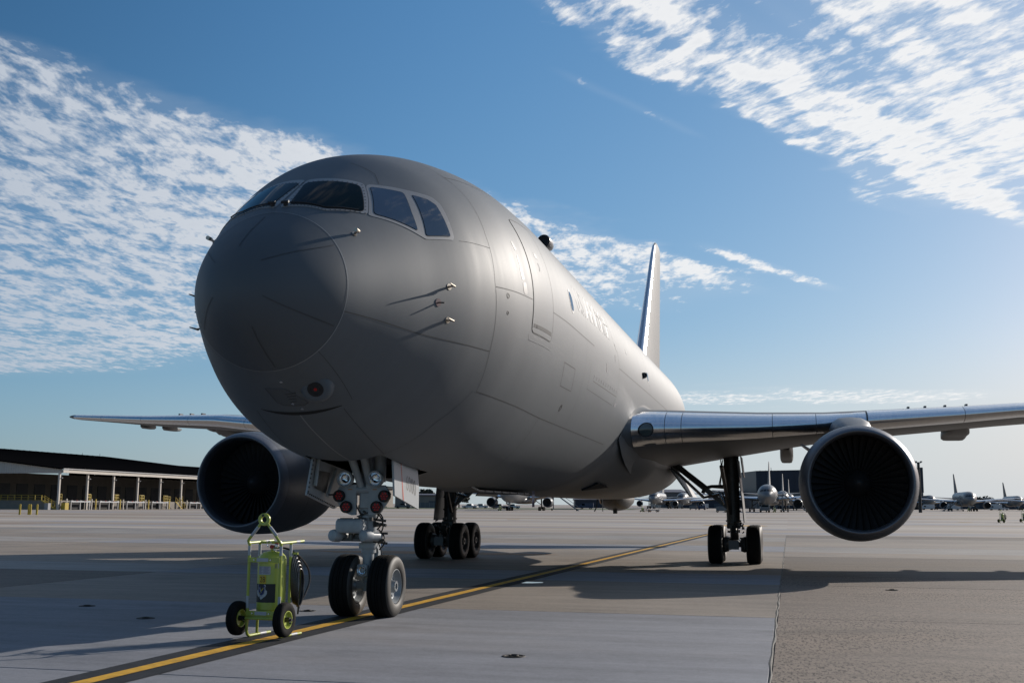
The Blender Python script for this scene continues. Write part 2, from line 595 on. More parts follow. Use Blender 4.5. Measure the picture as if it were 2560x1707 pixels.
# ------------------------------------------------------------------ apron
def slab_mat(name, col, rough_grain=0.18, speck=0.0):
    m = bpy.data.materials.new(name)
    m.use_nodes = True
    T = NT(m.node_tree)
    p = m.node_tree.nodes['Principled BSDF']
    co = T.n('ShaderNodeTexCoord').outputs['Object']
    col = tuple(c * .56 for c in col)
    oi = T.n('ShaderNodeObjectInfo').outputs['Random']
    brush = T.noise(T.scalevec(co, (0.25, 1.6, 1)), 1.1, 5, 0.65)        # wear dragged along the slab
    blot = T.noise(co, 0.22, 5, 0.6)
    stain = T.noise(T.scalevec(co, (0.5, 1.0, 1)), 0.45, 6, 0.7, 0.6)
    grain = T.noise(co, 26.0, 4, 0.75)
    fineg = T.noise(co, 95.0, 2, 0.7)
    f = T.add(T.mul(T.sub(brush, .5), 1.3), T.mul(T.sub(blot, .5), 1.1), T.mul(T.sub(grain, .5), rough_grain * 7.0), T.mul(T.sub(fineg, .5), rough_grain * 5.0), T.mul(T.sub(T.noise(co, 7.0, 5, 0.8), .5), rough_grain * 6.0),
              T.mul(T.sub(oi, .5), .25), .5)
    lo = tuple(c * 0.62 for c in col)
    hi = tuple(c * 1.32 for c in col)
    c = T.mix(T.m('ADD', f, 0.0, clamp=True), lo, hi)
    if speck:
        n2 = T.m('MAXIMUM', T.step(T.noise(T.scalevec(co, (26.0, 6.5, 1)), 1.0, 3, 0.7), 0.52, 0.60), T.mul(T.step(T.noise(T.scalevec(co, (10.0, 3.0, 1)), 1.0, 5, 0.8), 0.55, 0.63), .8))
        n3 = T.add(0.35, T.mul(T.step(blot, 0.40, 0.62), 0.65))
        c = T.mix(T.mul(n2, n3, speck), c, tuple(q * 0.22 for q in col))
    spots = T.step(stain, 0.55, 0.68)
    c = T.mix(T.mul(spots, 0.42), c, tuple(q * 0.42 for q in col))
    tint = T.noise(T.scalevec(co, (0.3, 0.6, 1)), 0.33, 4, 0.6)
    c = T.mix(T.mul(T.step(tint, 0.52, 0.74), 0.30), c, (col[0] * 1.18, col[1] * 0.98, col[2] * 0.78))
    T.put(p.inputs['Base Color'], c)
    T.put(p.inputs['Roughness'], T.lin(blot, 0.3, 0.7, 0.70, 0.88))
    p.inputs['Specular IOR Level'].default_value = 0.35
    b = T.n('ShaderNodeBump')
    b.inputs['Strength'].default_value = 0.35 + speck * 0.5
    b.inputs['Distance'].default_value = 0.004
    T.put(b.inputs['Height'], T.add(grain, fineg))
    T.put(p.inputs['Normal'], b.outputs[0])
    return m


SB = slab_mat('slab_concrete_bluish', (0.375, 0.378, 0.402), 0.12)
SG = slab_mat('slab_concrete_beige', (0.43, 0.362, 0.294), 0.15)
SN_ = slab_mat('slab_concrete_brown', (0.250, 0.203, 0.160), 0.20, 0.45)
SR = slab_mat('slab_exposed_aggregate', (0.335, 0.266, 0.208), 0.34, 0.95)
SP = slab_mat('slab_concrete_pale', (0.455, 0.415, 0.370), 0.14)


def far_mat():
    m = bpy.data.materials.new('apron_far_concrete')
    m.use_nodes = True
    T = NT(m.node_tree)
    p = m.node_tree.nodes['Principled BSDF']
    co = T.n('ShaderNodeTexCoord').outputs['Object']
    x, y, z = T.sep(co)
    row = T.m('FLOOR', T.m('DIVIDE', y, 7.86))
    colm = T.m('FLOOR', T.m('DIVIDE', T.add(x, 9.2), 15.24))
    wn = T.n('ShaderNodeTexWhiteNoise', noise_dimensions='3D')
    T.put(wn.inputs['Vector'], T.xyz(row, T.mul(colm, 0.0), 1.0))
    wn2 = T.n('ShaderNodeTexWhiteNoise', noise_dimensions='3D')
    T.put(wn2.inputs['Vector'], T.xyz(row, colm, 4.0))
    streak = T.noise(T.scalevec(co, (0.012, 0.11, 1)), 1.0, 5, 0.62)
    blot = T.noise(T.scalevec(co, (0.03, 0.12, 1)), 1.0, 4, 0.6)
    f = T.add(T.mul(wn.outputs[0], .50), T.mul(wn2.outputs[0], .22), T.mul(T.sub(streak, .5), 2.0), .16)
    c = T.mix(T.m('ADD', f, 0.0, clamp=True), (0.225, 0.170, 0.122), (0.430, 0.378, 0.322))
    c = T.mix(T.mul(T.step(blot, 0.52, 0.60), 0.75), c, (0.255, 0.260, 0.283))
    fx = T.m('FRACT', T.m('DIVIDE', y, 7.86))
    jl = T.sub(1.0, T.step(T.m('ABSOLUTE', T.sub(fx, 0.5)), 0.0, 0.012))
    c = T.mix(T.mul(jl, 0.45), c, (0.06, 0.055, 0.05))
    T.put(p.inputs['Base Color'], c)
    p.inputs['Roughness'].default_value = 0.85
    p.inputs['Specular IOR Level'].default_value = 0.3
    return m


FARM = far_mat()
A_ROT = (0, 0, -YAW)
ls = [-1600, -900, -500, -300, -200, -140, -100, -60, -30, 0, 30, 60, 100, 140, 200, 300, 500, 900, 1600]
as_ = [-300, -150, -80, -40, -20, 0, 20, 40] + list(range(50, 320, 15)) + [340, 380, 440, 520, 640, 800, 1000, 1400, 2000]
g = MB()
vs = []
for a in as_:
    for l in ls:
        vs.append((l, a, gz(l2w(l, a)[1]) - 0.016))
nl = len(ls)
fs = [(i * nl + j, i * nl + j + 1, (i + 1) * nl + j + 1, (i + 1) * nl + j) for i in range(len(as_) - 1) for j in range(nl - 1)]
g.add(vs, fs)
apron = g.build('apron', FARM, loc=(AX, AY, 0), rot=A_ROT, smooth=0, kind='structure')

rows = [-22.0, -14.1, -6.24, 1.62, 9.48, 13.2, 25.2, 29.3, 36.0, 44.0, 51.9, 59.7]
colsl = [-54.9, -39.67, -24.43, -9.19, 6.05, 21.29, 36.53, 51.77]
tone = {  # row index -> (left of the long joint, right of it)
    0: (SB, SR), 1: (SB, SR), 2: (SB, SR), 3: (SG, SR), 4: (SB, SR), 5: (SG, SN_), 6: (SG, SG), 7: (SB, SP), 8: (SG, SG), 9: (SP, SG), 10: (SG, SN_)}
jm = MB()
jm.add([(-54.9, -22, -0.010), (51.77, -22, -0.010), (51.77, 59.7, -0.010), (-54.9, 59.7, -0.010)], [(0, 1, 2, 3)])
jm.build('joint_filler', M['blackline'], apron, smooth=0)
rs = random.Random(3)
for i in range(len(rows) - 1):
    for j in range(len(colsl) - 1):
        a0, a1, l0, l1 = rows[i] + .010, rows[i + 1] - .010, colsl[j] + .010, colsl[j + 1] - .010
        ch = .012
        s = MB()
        h = rs.uniform(-.0015, .0015)
        s.add([(l0, a0, -.012), (l1, a0, -.012), (l1, a1, -.012), (l0, a1, -.012),
               (l0 + ch, a0 + ch, h), (l1 - ch, a0 + ch, h), (l1 - ch, a1 - ch, h), (l0 + ch, a1 - ch, h)],
              [(4, 5, 6, 7), (0, 1, 5, 4), (1, 2, 6, 5), (2, 3, 7, 6), (3, 0, 4, 7)])
        mt = tone[i][0 if j < 4 else 1]
        if j < 3 and i == 3: mt = SN_
        if j < 3 and i == 4: mt = rs.choice((SB, SP))
        if j < 2 and i > 5: mt = rs.choice((SG, SP, SG))
        s.build('concrete_slab', mt, apron, smooth=0)

# raised sealant bead along the long joint between smooth and rough concrete
path = [(6.05 + 0.006 * math.sin(k * 1.7) + 0.008 * math.sin(k * .61 + 1), -15 + k * .45, .004) for k in range(165)]
b = MB()
vs = []
for x, y, z in path:
    w = .015 + .005 * math.sin(y * 3.1) + .004 * math.sin(y * 7.7)
    vs += [(x - w, y, .003), (x, y, .010), (x + w, y, .003)]
b.add(vs, [(3 * k + q, 3 * k + q + 1, 3 * k + q + 4, 3 * k + q + 3) for k in range(164) for q in (0, 1)])
b.build('joint_sealant', mat('old_joint_sealant', (0.21, 0.19, 0.16), 0.8, var=0.3, scale=6), apron)

# lead-in line: yellow on a black border, crossing the slabs almost along the aircraft
L0, L1 = Vector((-5.83, 4.0)), Vector((13.35, 76.6))
dirl = (L1 - L0).normalized()
nrm = Vector((dirl.y, -dirl.x))


def strip_world(w0, w1, z, t0=0.0, t1=1.0, n=40):
    s = MB()
    vs = []
    for k in range(n + 1):
        p = L0 + (L1 - L0) * (t0 + (t1 - t0) * k / n)
        wob = 0.006 * math.sin(k * 2.3)
        for w in (w0 + wob, w1 - wob):
            q = p + nrm * w
            vs.append((q.x, q.y, z))
    s.add(vs, [(2 * k, 2 * k + 1, 2 * k + 3, 2 * k + 2) for k in range(n)])
    return s


tl = strip_world(-.095, .095, .0105).build('taxi_line', M['yellowline'], smooth=0, kind='structure')
strip_world(-.37, -.095, .0065).build('line_border', M['blackline'], tl, smooth=0)
strip_world(.095, .37, .0065).build('line_border', M['blackline'], tl, smooth=0)


def ring_point(x, y):
    la = ((x - AX) * CS - (y - AY) * SN, (x - AX) * SN + (y - AY) * CS)
    t = MB()
    t.lathe([(0.002, 0.135), (.010, .13), (.010, .105), (.004, .10), (.004, .0)], (la[0], la[1], 0), (0, 0, 1), 20)
    t.tube([(la[0] + .05 * math.cos(q * .5236), la[1] + .05 * math.sin(q * .5236), .014) for q in range(12)], .009, 6, closed=True)
    t.build('tie_down_point', M['iron'], apron)


for q in [(0.04, 13.07), (-6.97, 19.14), (-5.37, 17.14), (-3.22, 18.47), (-10.6, 22.4), (7.9, 24.0)]:
    ring_point(*q)
# painted yellow bars and an orange stain far out
for (x, y, w, d) in ((0.3, 139, 1.5, 1.4), (54.9, 139, 1.7, 1.2)):
    t = MB()
    z = gz(y) + .006
    t.add([(x - w / 2, y - d / 2, z), (x + w / 2, y - d / 2, z), (x + w / 2, y + d / 2, z + .005), (x - w / 2, y + d / 2, z + .005)], [(0, 1, 2, 3)])
    t.build('painted_bar', M['yellowline'], smooth=0, kind='structure')


def blob(name, x, y, rx, ry, z, m, seed, yaw=-YAW, **kw):
    rr = random.Random(seed)
    t = MB()
    k = [rr.uniform(.7, 1.15) for _ in range(28)]
    k = [(k[i - 1] + k[i] + k[(i + 1) % 28]) / 3 for i in range(28)]
    ring = []
    for i in range(28):
        an = 2 * math.pi * i / 28
        u, v = rx * k[i] * math.cos(an), ry * k[i] * math.sin(an)
        xx, yy = x + u * math.cos(yaw) - v * math.sin(yaw), y + u * math.sin(yaw) + v * math.cos(yaw)
        ring.append((xx, yy, gz(yy) + z))
    t.add(ring, [tuple(range(28))])
    return t.build(name, m, smooth=0, **kw)


blob('puddle', 0.42, 25.7, .30, .26, .006, M['water'], 5, kind='structure')
blob('rust_stain', -3.2, 42.0, 5.2, 1.3, .0065, M['rust'], 8, kind='structure')
blob('rust_stain', 21.0, 108.0, 3.2, 2.4, -.002, M['yellowline'], 9, kind='structure')

# ------------------------------------------------------------------ fuselage surface
def pchip(xk, yk, x):
    xk = np.asarray(xk, float); yk = np.asarray(yk, float); x = np.asarray(x, float)
    h = np.diff(xk); d = np.diff(yk) / h; n = len(xk); m_ = np.zeros(n)
    for i in range(1, n - 1):
        if d[i - 1] * d[i] > 0:
            w1 = 2 * h[i] + h[i - 1]; w2 = h[i] + 2 * h[i - 1]
            m_[i] = (w1 + w2) / (w1 / d[i - 1] + w2 / d[i])
    m_[0] = d[0]
    i = np.clip(np.searchsorted(xk, x) - 1, 0, n - 2)
    t = (x - xk[i]) / h[i]
    return (2 * t**3 - 3 * t**2 + 1) * yk[i] + (t**3 - 2 * t**2 + t) * h[i] * m_[i] + (-2 * t**3 + 3 * t**2) * yk[i + 1] + (t**3 - t**2) * h[i] * m_[i + 1]


SK = np.array([0, .15, .4, .8, 1.4, 2.2, 3.2, 4.4, 6.0, 8.0])
UK = np.sqrt(SK)
WK = np.array([0, .43, .69, .985, 1.30, 1.69, 2.135, 2.44, 2.545, 2.545])
TK = np.array([4.188, 4.656, 4.944, 5.26, 5.699, 6.236, 6.80, 7.13, 7.35, 7.42])
BK = np.array([4.188, 3.798, 3.586, 3.36, 3.062, 2.662, 2.345, 2.175, 2.065, 2.0])
ZK = BK + (TK - BK) * np.interp(SK, [0, 8], [.5, .536])
ZK[0] = TK[0]
TS = [8, 26, 31, 35, 39, 43, 46, 47.3]
TW = [2.545, 2.545, 2.52, 2.25, 1.75, 1.10, .55, .22]
TT = [7.42, 7.42, 7.42, 7.38, 7.28, 7.10, 6.92, 6.80]
TB = [2.0, 2.0, 2.25, 2.95, 3.9, 4.95, 5.85, 6.35]
NOSE = 4.61


def fsect(s):
    s = np.asarray(s, float)
    u = np.sqrt(np.clip(s, 0, 8))
    w, t, b, z = (pchip(UK, K, u) for K in (WK, TK, BK, ZK))
    aft = s > 8
    if np.any(aft):
        sc = np.clip(s, 8, 47.3)
        w2, t2, b2 = pchip(TS, TW, sc), pchip(TS, TT, sc), pchip(TS, TB, sc)
        w, t, b = np.where(aft, w2, w), np.where(aft, t2, t), np.where(aft, b2, b)
        z = np.where(aft, b2 + (t2 - b2) * .536, z)
    return w, t, b, z


def fpt(s, th):
    """s metres aft of the nose tip, th degrees from the crown (positive = aircraft left) -> (left, aft, up)"""
    s = np.asarray(s, float); th = np.radians(np.asarray(th, float))
    w, t, b, z = fsect(s)
    c = np.cos(th)
    zz_ = z + np.where(c > 0, (t - z) * c, (z - b) * c)
    return np.stack([w * np.sin(th), s - NOSE + 0 * th, zz_], -1)


def fnorm(s, th):
    e = 2e-3
    es = np.maximum(np.asarray(s, float) * 1e-3, 1e-4)
    ds = fpt(s + es, th) - fpt(np.maximum(s - es, 1e-6), th)
    dt = fpt(s, th + e * 57) - fpt(s, th - e * 57)
    n = np.cross(dt, ds)
    n /= np.linalg.norm(n, axis=-1, keepdims=True) + 1e-12
    p = fpt(s, th)
    w, t, b, z = fsect(s)
    out = np.stack([p[..., 0], 0 * p[..., 0], p[..., 2] - z], -1)
    sg = np.sign((n * out).sum(-1, keepdims=True))
    return n * np.where(sg == 0, 1, sg)


def fuselage_mesh(mb, svals, tvals, skip=None):
    S, T = np.meshgrid(svals, tvals, indexing='ij')
    P = fpt(S, T)
    ns, nt = S.shape
    vs = P.reshape(-1, 3)
    fs = []
    for i in range(ns - 1):
        for j in range(nt):
            j2 = (j + 1) % nt
            if skip and skip(.5 * (svals[i] + svals[i + 1]), tvals[j] + .01):
                continue
            fs.append((i * nt + j, i * nt + j2, (i + 1) * nt + j2, (i + 1) * nt + j))
    mb.add(vs, fs)
    return mb


def resample(poly, step):
    out = []
    n = len(poly)
    for i in range(n):
        a, b = np.array(poly[i], float), np.array(poly[(i + 1) % n], float)
        L = math.hypot((b[0] - a[0]), (b[1] - a[1]) * .04)
        k = max(1, int(L / step))
        for q in range(k):
            out.append(tuple(a + (b - a) * q / k))
    return out


def rounded(poly, r=.25, k=4):
    """soften polygon corners: r is a share of the shorter adjoining edge"""
    out = []
    n = len(poly)
    P = [np.array(p, float) for p in poly]
    for i in range(n):
        p0, p1, p2 = P[i - 1], P[i], P[(i + 1) % n]
        sc = np.array([1, .04])
        m_ = min(np.linalg.norm((p0 - p1) * sc), np.linalg.norm((p2 - p1) * sc)) * r
        a = p1 + (p0 - p1) * m_ / max(1e-9, np.linalg.norm((p0 - p1) * sc))
        c = p1 + (p2 - p1) * m_ / max(1e-9, np.linalg.norm((p2 - p1) * sc))
        for q in range(k + 1):
            t = q / k
            out.append(tuple((1 - t)**2 * a + 2 * t * (1 - t) * p1 + t * t * c))
    return out


def patch(poly, off, step=.09, skirt=.02):
    """plate lying on the fuselage skin, outline given in (s, theta)"""
    b = resample(poly, step)
    pts = [Vector((s, th * .04)) for s, th in b]
    nb = len(pts)
    x0, x1 = min(p.x for p in pts), max(p.x for p in pts)
    y0, y1 = min(p.y for p in pts), max(p.y for p in pts)
    x = x0 + step * .5
    while x < x1:
        y = y0 + step * .5
        while y < y1:
            pts.append(Vector((x, y)))
            y += step
        x += step
    v, e, f, *_ = delaunay_2d_cdt(pts, [], [list(range(nb))], 1, 1e-6)
    S = np.array([p.x for p in v]); T = np.array([p.y / .04 for p in v])
    P, N = fpt(S, T), fnorm(S, T)
    mb = MB()
    mb.add(P + N * off, [tuple(q) for q in f])
    # rim down to the skin
    bs = np.array([p[0] for p in b]); bt = np.array([p[1] for p in b])
    P2, N2 = fpt(bs, bt), fnorm(bs, bt)
    mb.add(np.concatenate([P2 + N2 * off, P2 + N2 * (off - skirt)]), [(i, (i + 1) % nb, nb + (i + 1) % nb, nb + i) for i in range(nb)])
    return mb


def ribbon(line, w, off=.0025, step=.12):
    """thin strip following a polyline on the skin (panel joint)"""
    pts = []
    for i in range(len(line) - 1):
        a, b = np.array(line[i], float), np.array(line[i + 1], float)
        L = math.hypot(b[0] - a[0], (b[1] - a[1]) * .042)
        k = max(1, int(L / step))
        for q in range(k):
            pts.append(a + (b - a) * q / k)
    pts.append(np.array(line[-1], float))
    S = np.array([p[0] for p in pts]); T = np.array([p[1] for p in pts])
    P, N = fpt(S, T), fnorm(S, T)
    tg = np.gradient(P, axis=0)
    sd_ = np.cross(N, tg)
    sd_ /= np.linalg.norm(sd_, axis=1, keepdims=True) + 1e-12
    n = len(pts)
    vs = np.concatenate([P + N * off + sd_ * w / 2, P + N * off - sd_ * w / 2])
    mb = MB()
    mb.add(vs, [(i, i + 1, n + i + 1, n + i) for i in range(n - 1)])
    return mb


def text_mesh(body, size, extrude=0.0):
    cu_ = bpy.data.curves.new('lettering', 'FONT')
    cu_.body = body
    cu_.size = size
    cu_.extrude = extrude
    cu_.align_x = 'CENTER'
    cu_.align_y = 'CENTER'
    cu_.resolution_u = 3
    o = bpy.data.objects.new('lettering', cu_)
    COL.objects.link(o)
    dg = bpy.context.evaluated_depsgraph_get()
    dg.update()
    me = bpy.data.meshes.new_from_object(o.evaluated_get(dg))
    bpy.data.objects.remove(o)
    return me


def text_on(body, size, fn, name, m, parent):
    """fn maps (x, y) of the flat lettering to a 3-D point"""
    me = text_mesh(body, size)
    mb = MB()
    mb.add([fn(v.co.x, v.co.y) for v in me.vertices], [tuple(p.vertices) for p in me.polygons])
    bpy.data.meshes.remove(me)
    return mb.build(name, m, parent, smooth=0)

# ------------------------------------------------------------------ the tanker
air = empty('tanker_aircraft', (AX, AY, 0), -YAW, label='large matte grey twin engine tanker jet parked on the apron, filling the picture', cat='airplane')

th_full = list(np.linspace(-180, 180, 145)[:-1])
extra = [180 - 15.6, -180 + 15.6]
th_grid = sorted(set([round(t, 4) for t in th_full if min(abs(t - e) for e in extra) > .8] + extra))
SEAM_S = .905
sv_n = list((np.linspace(0.0, math.sqrt(SEAM_S), 40)) ** 2)
sv = [SEAM_S] + [s for s in list(np.linspace(1.0, 8.0, 71)) + list(np.linspace(8.4, 27, 48)) + list(np.linspace(27.5, 47.3, 40)) if min(abs(s - 3.45), abs(s - 5.4)) > .04] + [3.45, 5.4]
sv = sorted(sv)


def bay(s, t):
    return 3.45 < s < 5.4 and abs(t) > 180 - 15.6


f = fuselage_mesh(MB(), sv, th_grid, bay)
end = fpt(47.3, np.array(th_grid))
f.add(end, [tuple(range(len(end)))])
f.build('fuselage', M['skin'], air, smooth=60)
r_ = fuselage_mesh(MB(), sv_n, th_grid)
rad = r_.build('radome', M['radome'], air, smooth=60)
# nose gear bay: dark box sunk into the belly
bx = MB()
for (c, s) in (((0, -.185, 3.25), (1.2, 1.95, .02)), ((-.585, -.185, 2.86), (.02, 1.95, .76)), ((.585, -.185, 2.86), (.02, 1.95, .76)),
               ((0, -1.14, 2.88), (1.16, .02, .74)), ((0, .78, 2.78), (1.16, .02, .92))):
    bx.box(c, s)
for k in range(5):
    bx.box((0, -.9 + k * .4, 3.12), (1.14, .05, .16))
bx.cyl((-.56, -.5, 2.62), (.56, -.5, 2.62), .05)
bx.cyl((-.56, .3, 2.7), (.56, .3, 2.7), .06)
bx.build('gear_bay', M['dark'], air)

# seams, each an object
th_all = np.linspace(-180, 180, 91)
ribbon([(SEAM_S, t) for t in th_all], .012, .003).build('radome_joint', M['seamlight'], air)
for ln in [[(.806, -2.8), (.227, -10.4)], [(.132, 38.0), (.875, 56.9)], [(.084, 110.1), (.859, 118.9)], [(.112, -107.2), (.682, -123.5)], [(.794, -56), (.215, -50.9)], [(.2, 165), (.84, 172)]]:
    pol = [(math.sqrt(s) * math.sin(R(t)), math.sqrt(s) * math.cos(R(t))) for s, t in ln]
    pl_ = []
    for q in range(17):
        x, z = (pol[0][i] + (pol[1][i] - pol[0][i]) * q / 16 for i in (0, 1))
        t = math.degrees(math.atan2(x, z))
        if pl_ and t - pl_[-1][1] > 180: t -= 360
        if pl_ and t - pl_[-1][1] < -180: t += 360
        pl_.append((x * x + z * z, t))
    ribbon(pl_, .011, .006, .2).build('lightning_strip', M['strip'], rad)
SEAMS = [
    ([(.912, 107.0), (3.65, 109.7)], .014), ([(3.80, 20), (3.804, 35.4), (3.75, 50.2), (3.608, 66.7), (3.556, 84.8), (3.571, 88.1)], .007),
    ([(3.57, 88.1), (3.654, 109.6), (3.798, 124.6)], .010), ([(3.80, 124.6), (7.38, 125.9), (14.78, 127.3)], .014),
    ([(3.577, 86.9), (4.93, 88.6)], .016), ([(6.24, 89.8), (7.9, 90.0), (10.44, 90.4)], .018),
    ([(13.95, 91.2), (20.05, 91.8), (25.5, 92.8)], .018), ([(20.05, 91.8), (19.6, 75.7), (19.5, 40)], .010),
    ([(7.65, 103.9), (8.70, 103.9), (8.86, 112.2), (7.82, 112.2), (7.65, 103.9)], .020),
    ([(10.2, 98.0), (10.25, 108.2), (13.6, 108.8), (14.0, 104.2), (13.95, 91.2), (13.75, 83.8), (13.3, 79.3), (13.0, 60)], .012),
    ([(10.71, 104.0), (13.95, 104.3)], .020),
    ([(11.27, 72.6), (11.80, 72.3)], .035), ([(12.33, 73.0), (12.93, 72.4)], .035),
    ([(2.66, 9.9), (2.507, 24.2), (2.319, 30.7)], .010), ([(3.744, 33.8), (3.793, 40.3)], .010), ([(3.8, 36.5), (5.6, 41.0)], .012),
    ([(1.93, 156.5), (3.45, 163.2)], .010), ([(1.93, -156.5), (3.45, -163.2)], .010),
    ([(2.9, 69), (3.6, 72)], .008), ([(5.3, 30), (8.5, 31), (14, 31)], .012), ([(3.8, -30), (3.7, -90), (3.8, -124)], .008),
    ([(3.45, 163.6), (3.45, 140), (3.7, 124.6)], .008), ([(7.4, 126), (7.6, 150), (7.6, 180)], .010), ([(.91, 140), (1.86, 150)], .008),
    ([(8.2, 96.0), (8.25, 103.5)], .006), ([(9.6, 91), (9.7, 126)], .006),
]
for ln, w in SEAMS:
    ribbon(ln, w * .8).build('panel_joint', M['seam'], air)
ribbon([(1.80, 178), (2.5, 177.2), (3.44, 176.6)], .018).build('door_joint', M['seamlight'], air)
# chin gap ahead of the closed gear doors
gap = [(1.80 + .05 * (abs(t) / 21.0) ** 2, 180 + t) for t in np.linspace(-24, 20, 23)]
pts_o = [(s - .035 * (1 - (abs(t - 178) / 24.0) ** 2), t) for s, t in gap]
pts_i = [(s + .030 * max(0, 1 - (abs(t - 178) / 24.0) ** 2), t) for s, t in gap]
patch(pts_o + pts_i[::-1], .003, .05, 0).build('chin_gap', M['dark'], air)
patch(rounded([(1.265, 189.1), (1.27, 176), (1.602, 169.0), (1.63, 173), (1.617, 183.6), (1.566, 186.6)], .2), .004, .06).build('chin_panel', M['radome'], air)
ribbon([(1.265, 189.1), (1.566, 186.6), (1.617, 183.6), (1.64, 172.3), (1.602, 169.0)], .010, .006).build('panel_joint', M['seam'], air)
for q in [(1.129, 175.5), (1.59, 177.8), (1.704, 174.7), (5.035, 164.0)]:
    P, N = fpt(*q), fnorm(*q)
    MB().cyl(P - N * .005, P + N * .007, .022, n=10).build('fastener', M['steel'], air)
for k in range(4):
    patch([(1.38 + .055 * k, 178.5), (1.38 + .055 * k, 172 + k), (1.392 + .055 * k, 172 + k), (1.392 + .055 * k, 178.5)], .006, .04, .004).build('stencil_line', M['seam'], air)

# chin camera fairing with red lens
P0, N0 = fpt(1.40, 159.7), fnorm(1.40, 159.7)
cf = MB()
nrm0 = Vector(N0)
dirc = (nrm0 * .75 + Vector((0, -.66, 0))).normalized()
P0v = Vector(P0)
rings = []
d, u, w = MB.frame(dirc)
for k in range(7):
    t = k / 6
    rr = .23 - .10 * t ** 2
    rings.append([P0v + dirc * (-.10 + .15 * math.sin(t * 1.5708)) + (u * math.cos(q * .3142) + w * math.sin(q * .3142)) * rr for q in range(20)])
cf.loft(rings)
cfo = cf.build('camera_fairing', M['skin'], air)
tip = P0v + dirc * .052
MB().lathe([(0, .105), (.006, .10), (.006, .07), (-.0, .066), (.002, 0)], tip, dirc, 20).build('camera_window', M['gasket'], cfo)
MB().cyl(tip + dirc * .003, tip + dirc * .006, .022, n=10).build('camera_lens', M['red'], cfo)

# cockpit glazing: frame > gasket, pane; mirrored to the right side
SIDE_F = [(2.135, 27.0), (2.602, 40.9), (2.872, 47.4), (2.922, 51.8), (2.877, 59.4), (2.824, 67.2), (2.783, 68.4), (2.31, 65.9), (2.203, 62.8), (1.67, 47.0), (1.64, 45.3)]
SIDE_1 = [(2.132, 30.2), (2.476, 40.9), (2.32, 51.3), (2.233, 61.2), (1.721, 46.1)]
SIDE_2 = [(2.571, 43.6), (2.754, 48.2), (2.82, 51.8), (2.79, 59.0), (2.762, 66.6), (2.338, 64.4)]


def grow(poly, k):
    c = np.mean(np.array(poly), axis=0)
    sc = np.array([1, .04])
    out = []
    for p in poly:
        v = (np.array(p) - c) * sc
        L = np.linalg.norm(v)
        out.append(tuple(c + v * (1 + k / L) / sc))
    return out


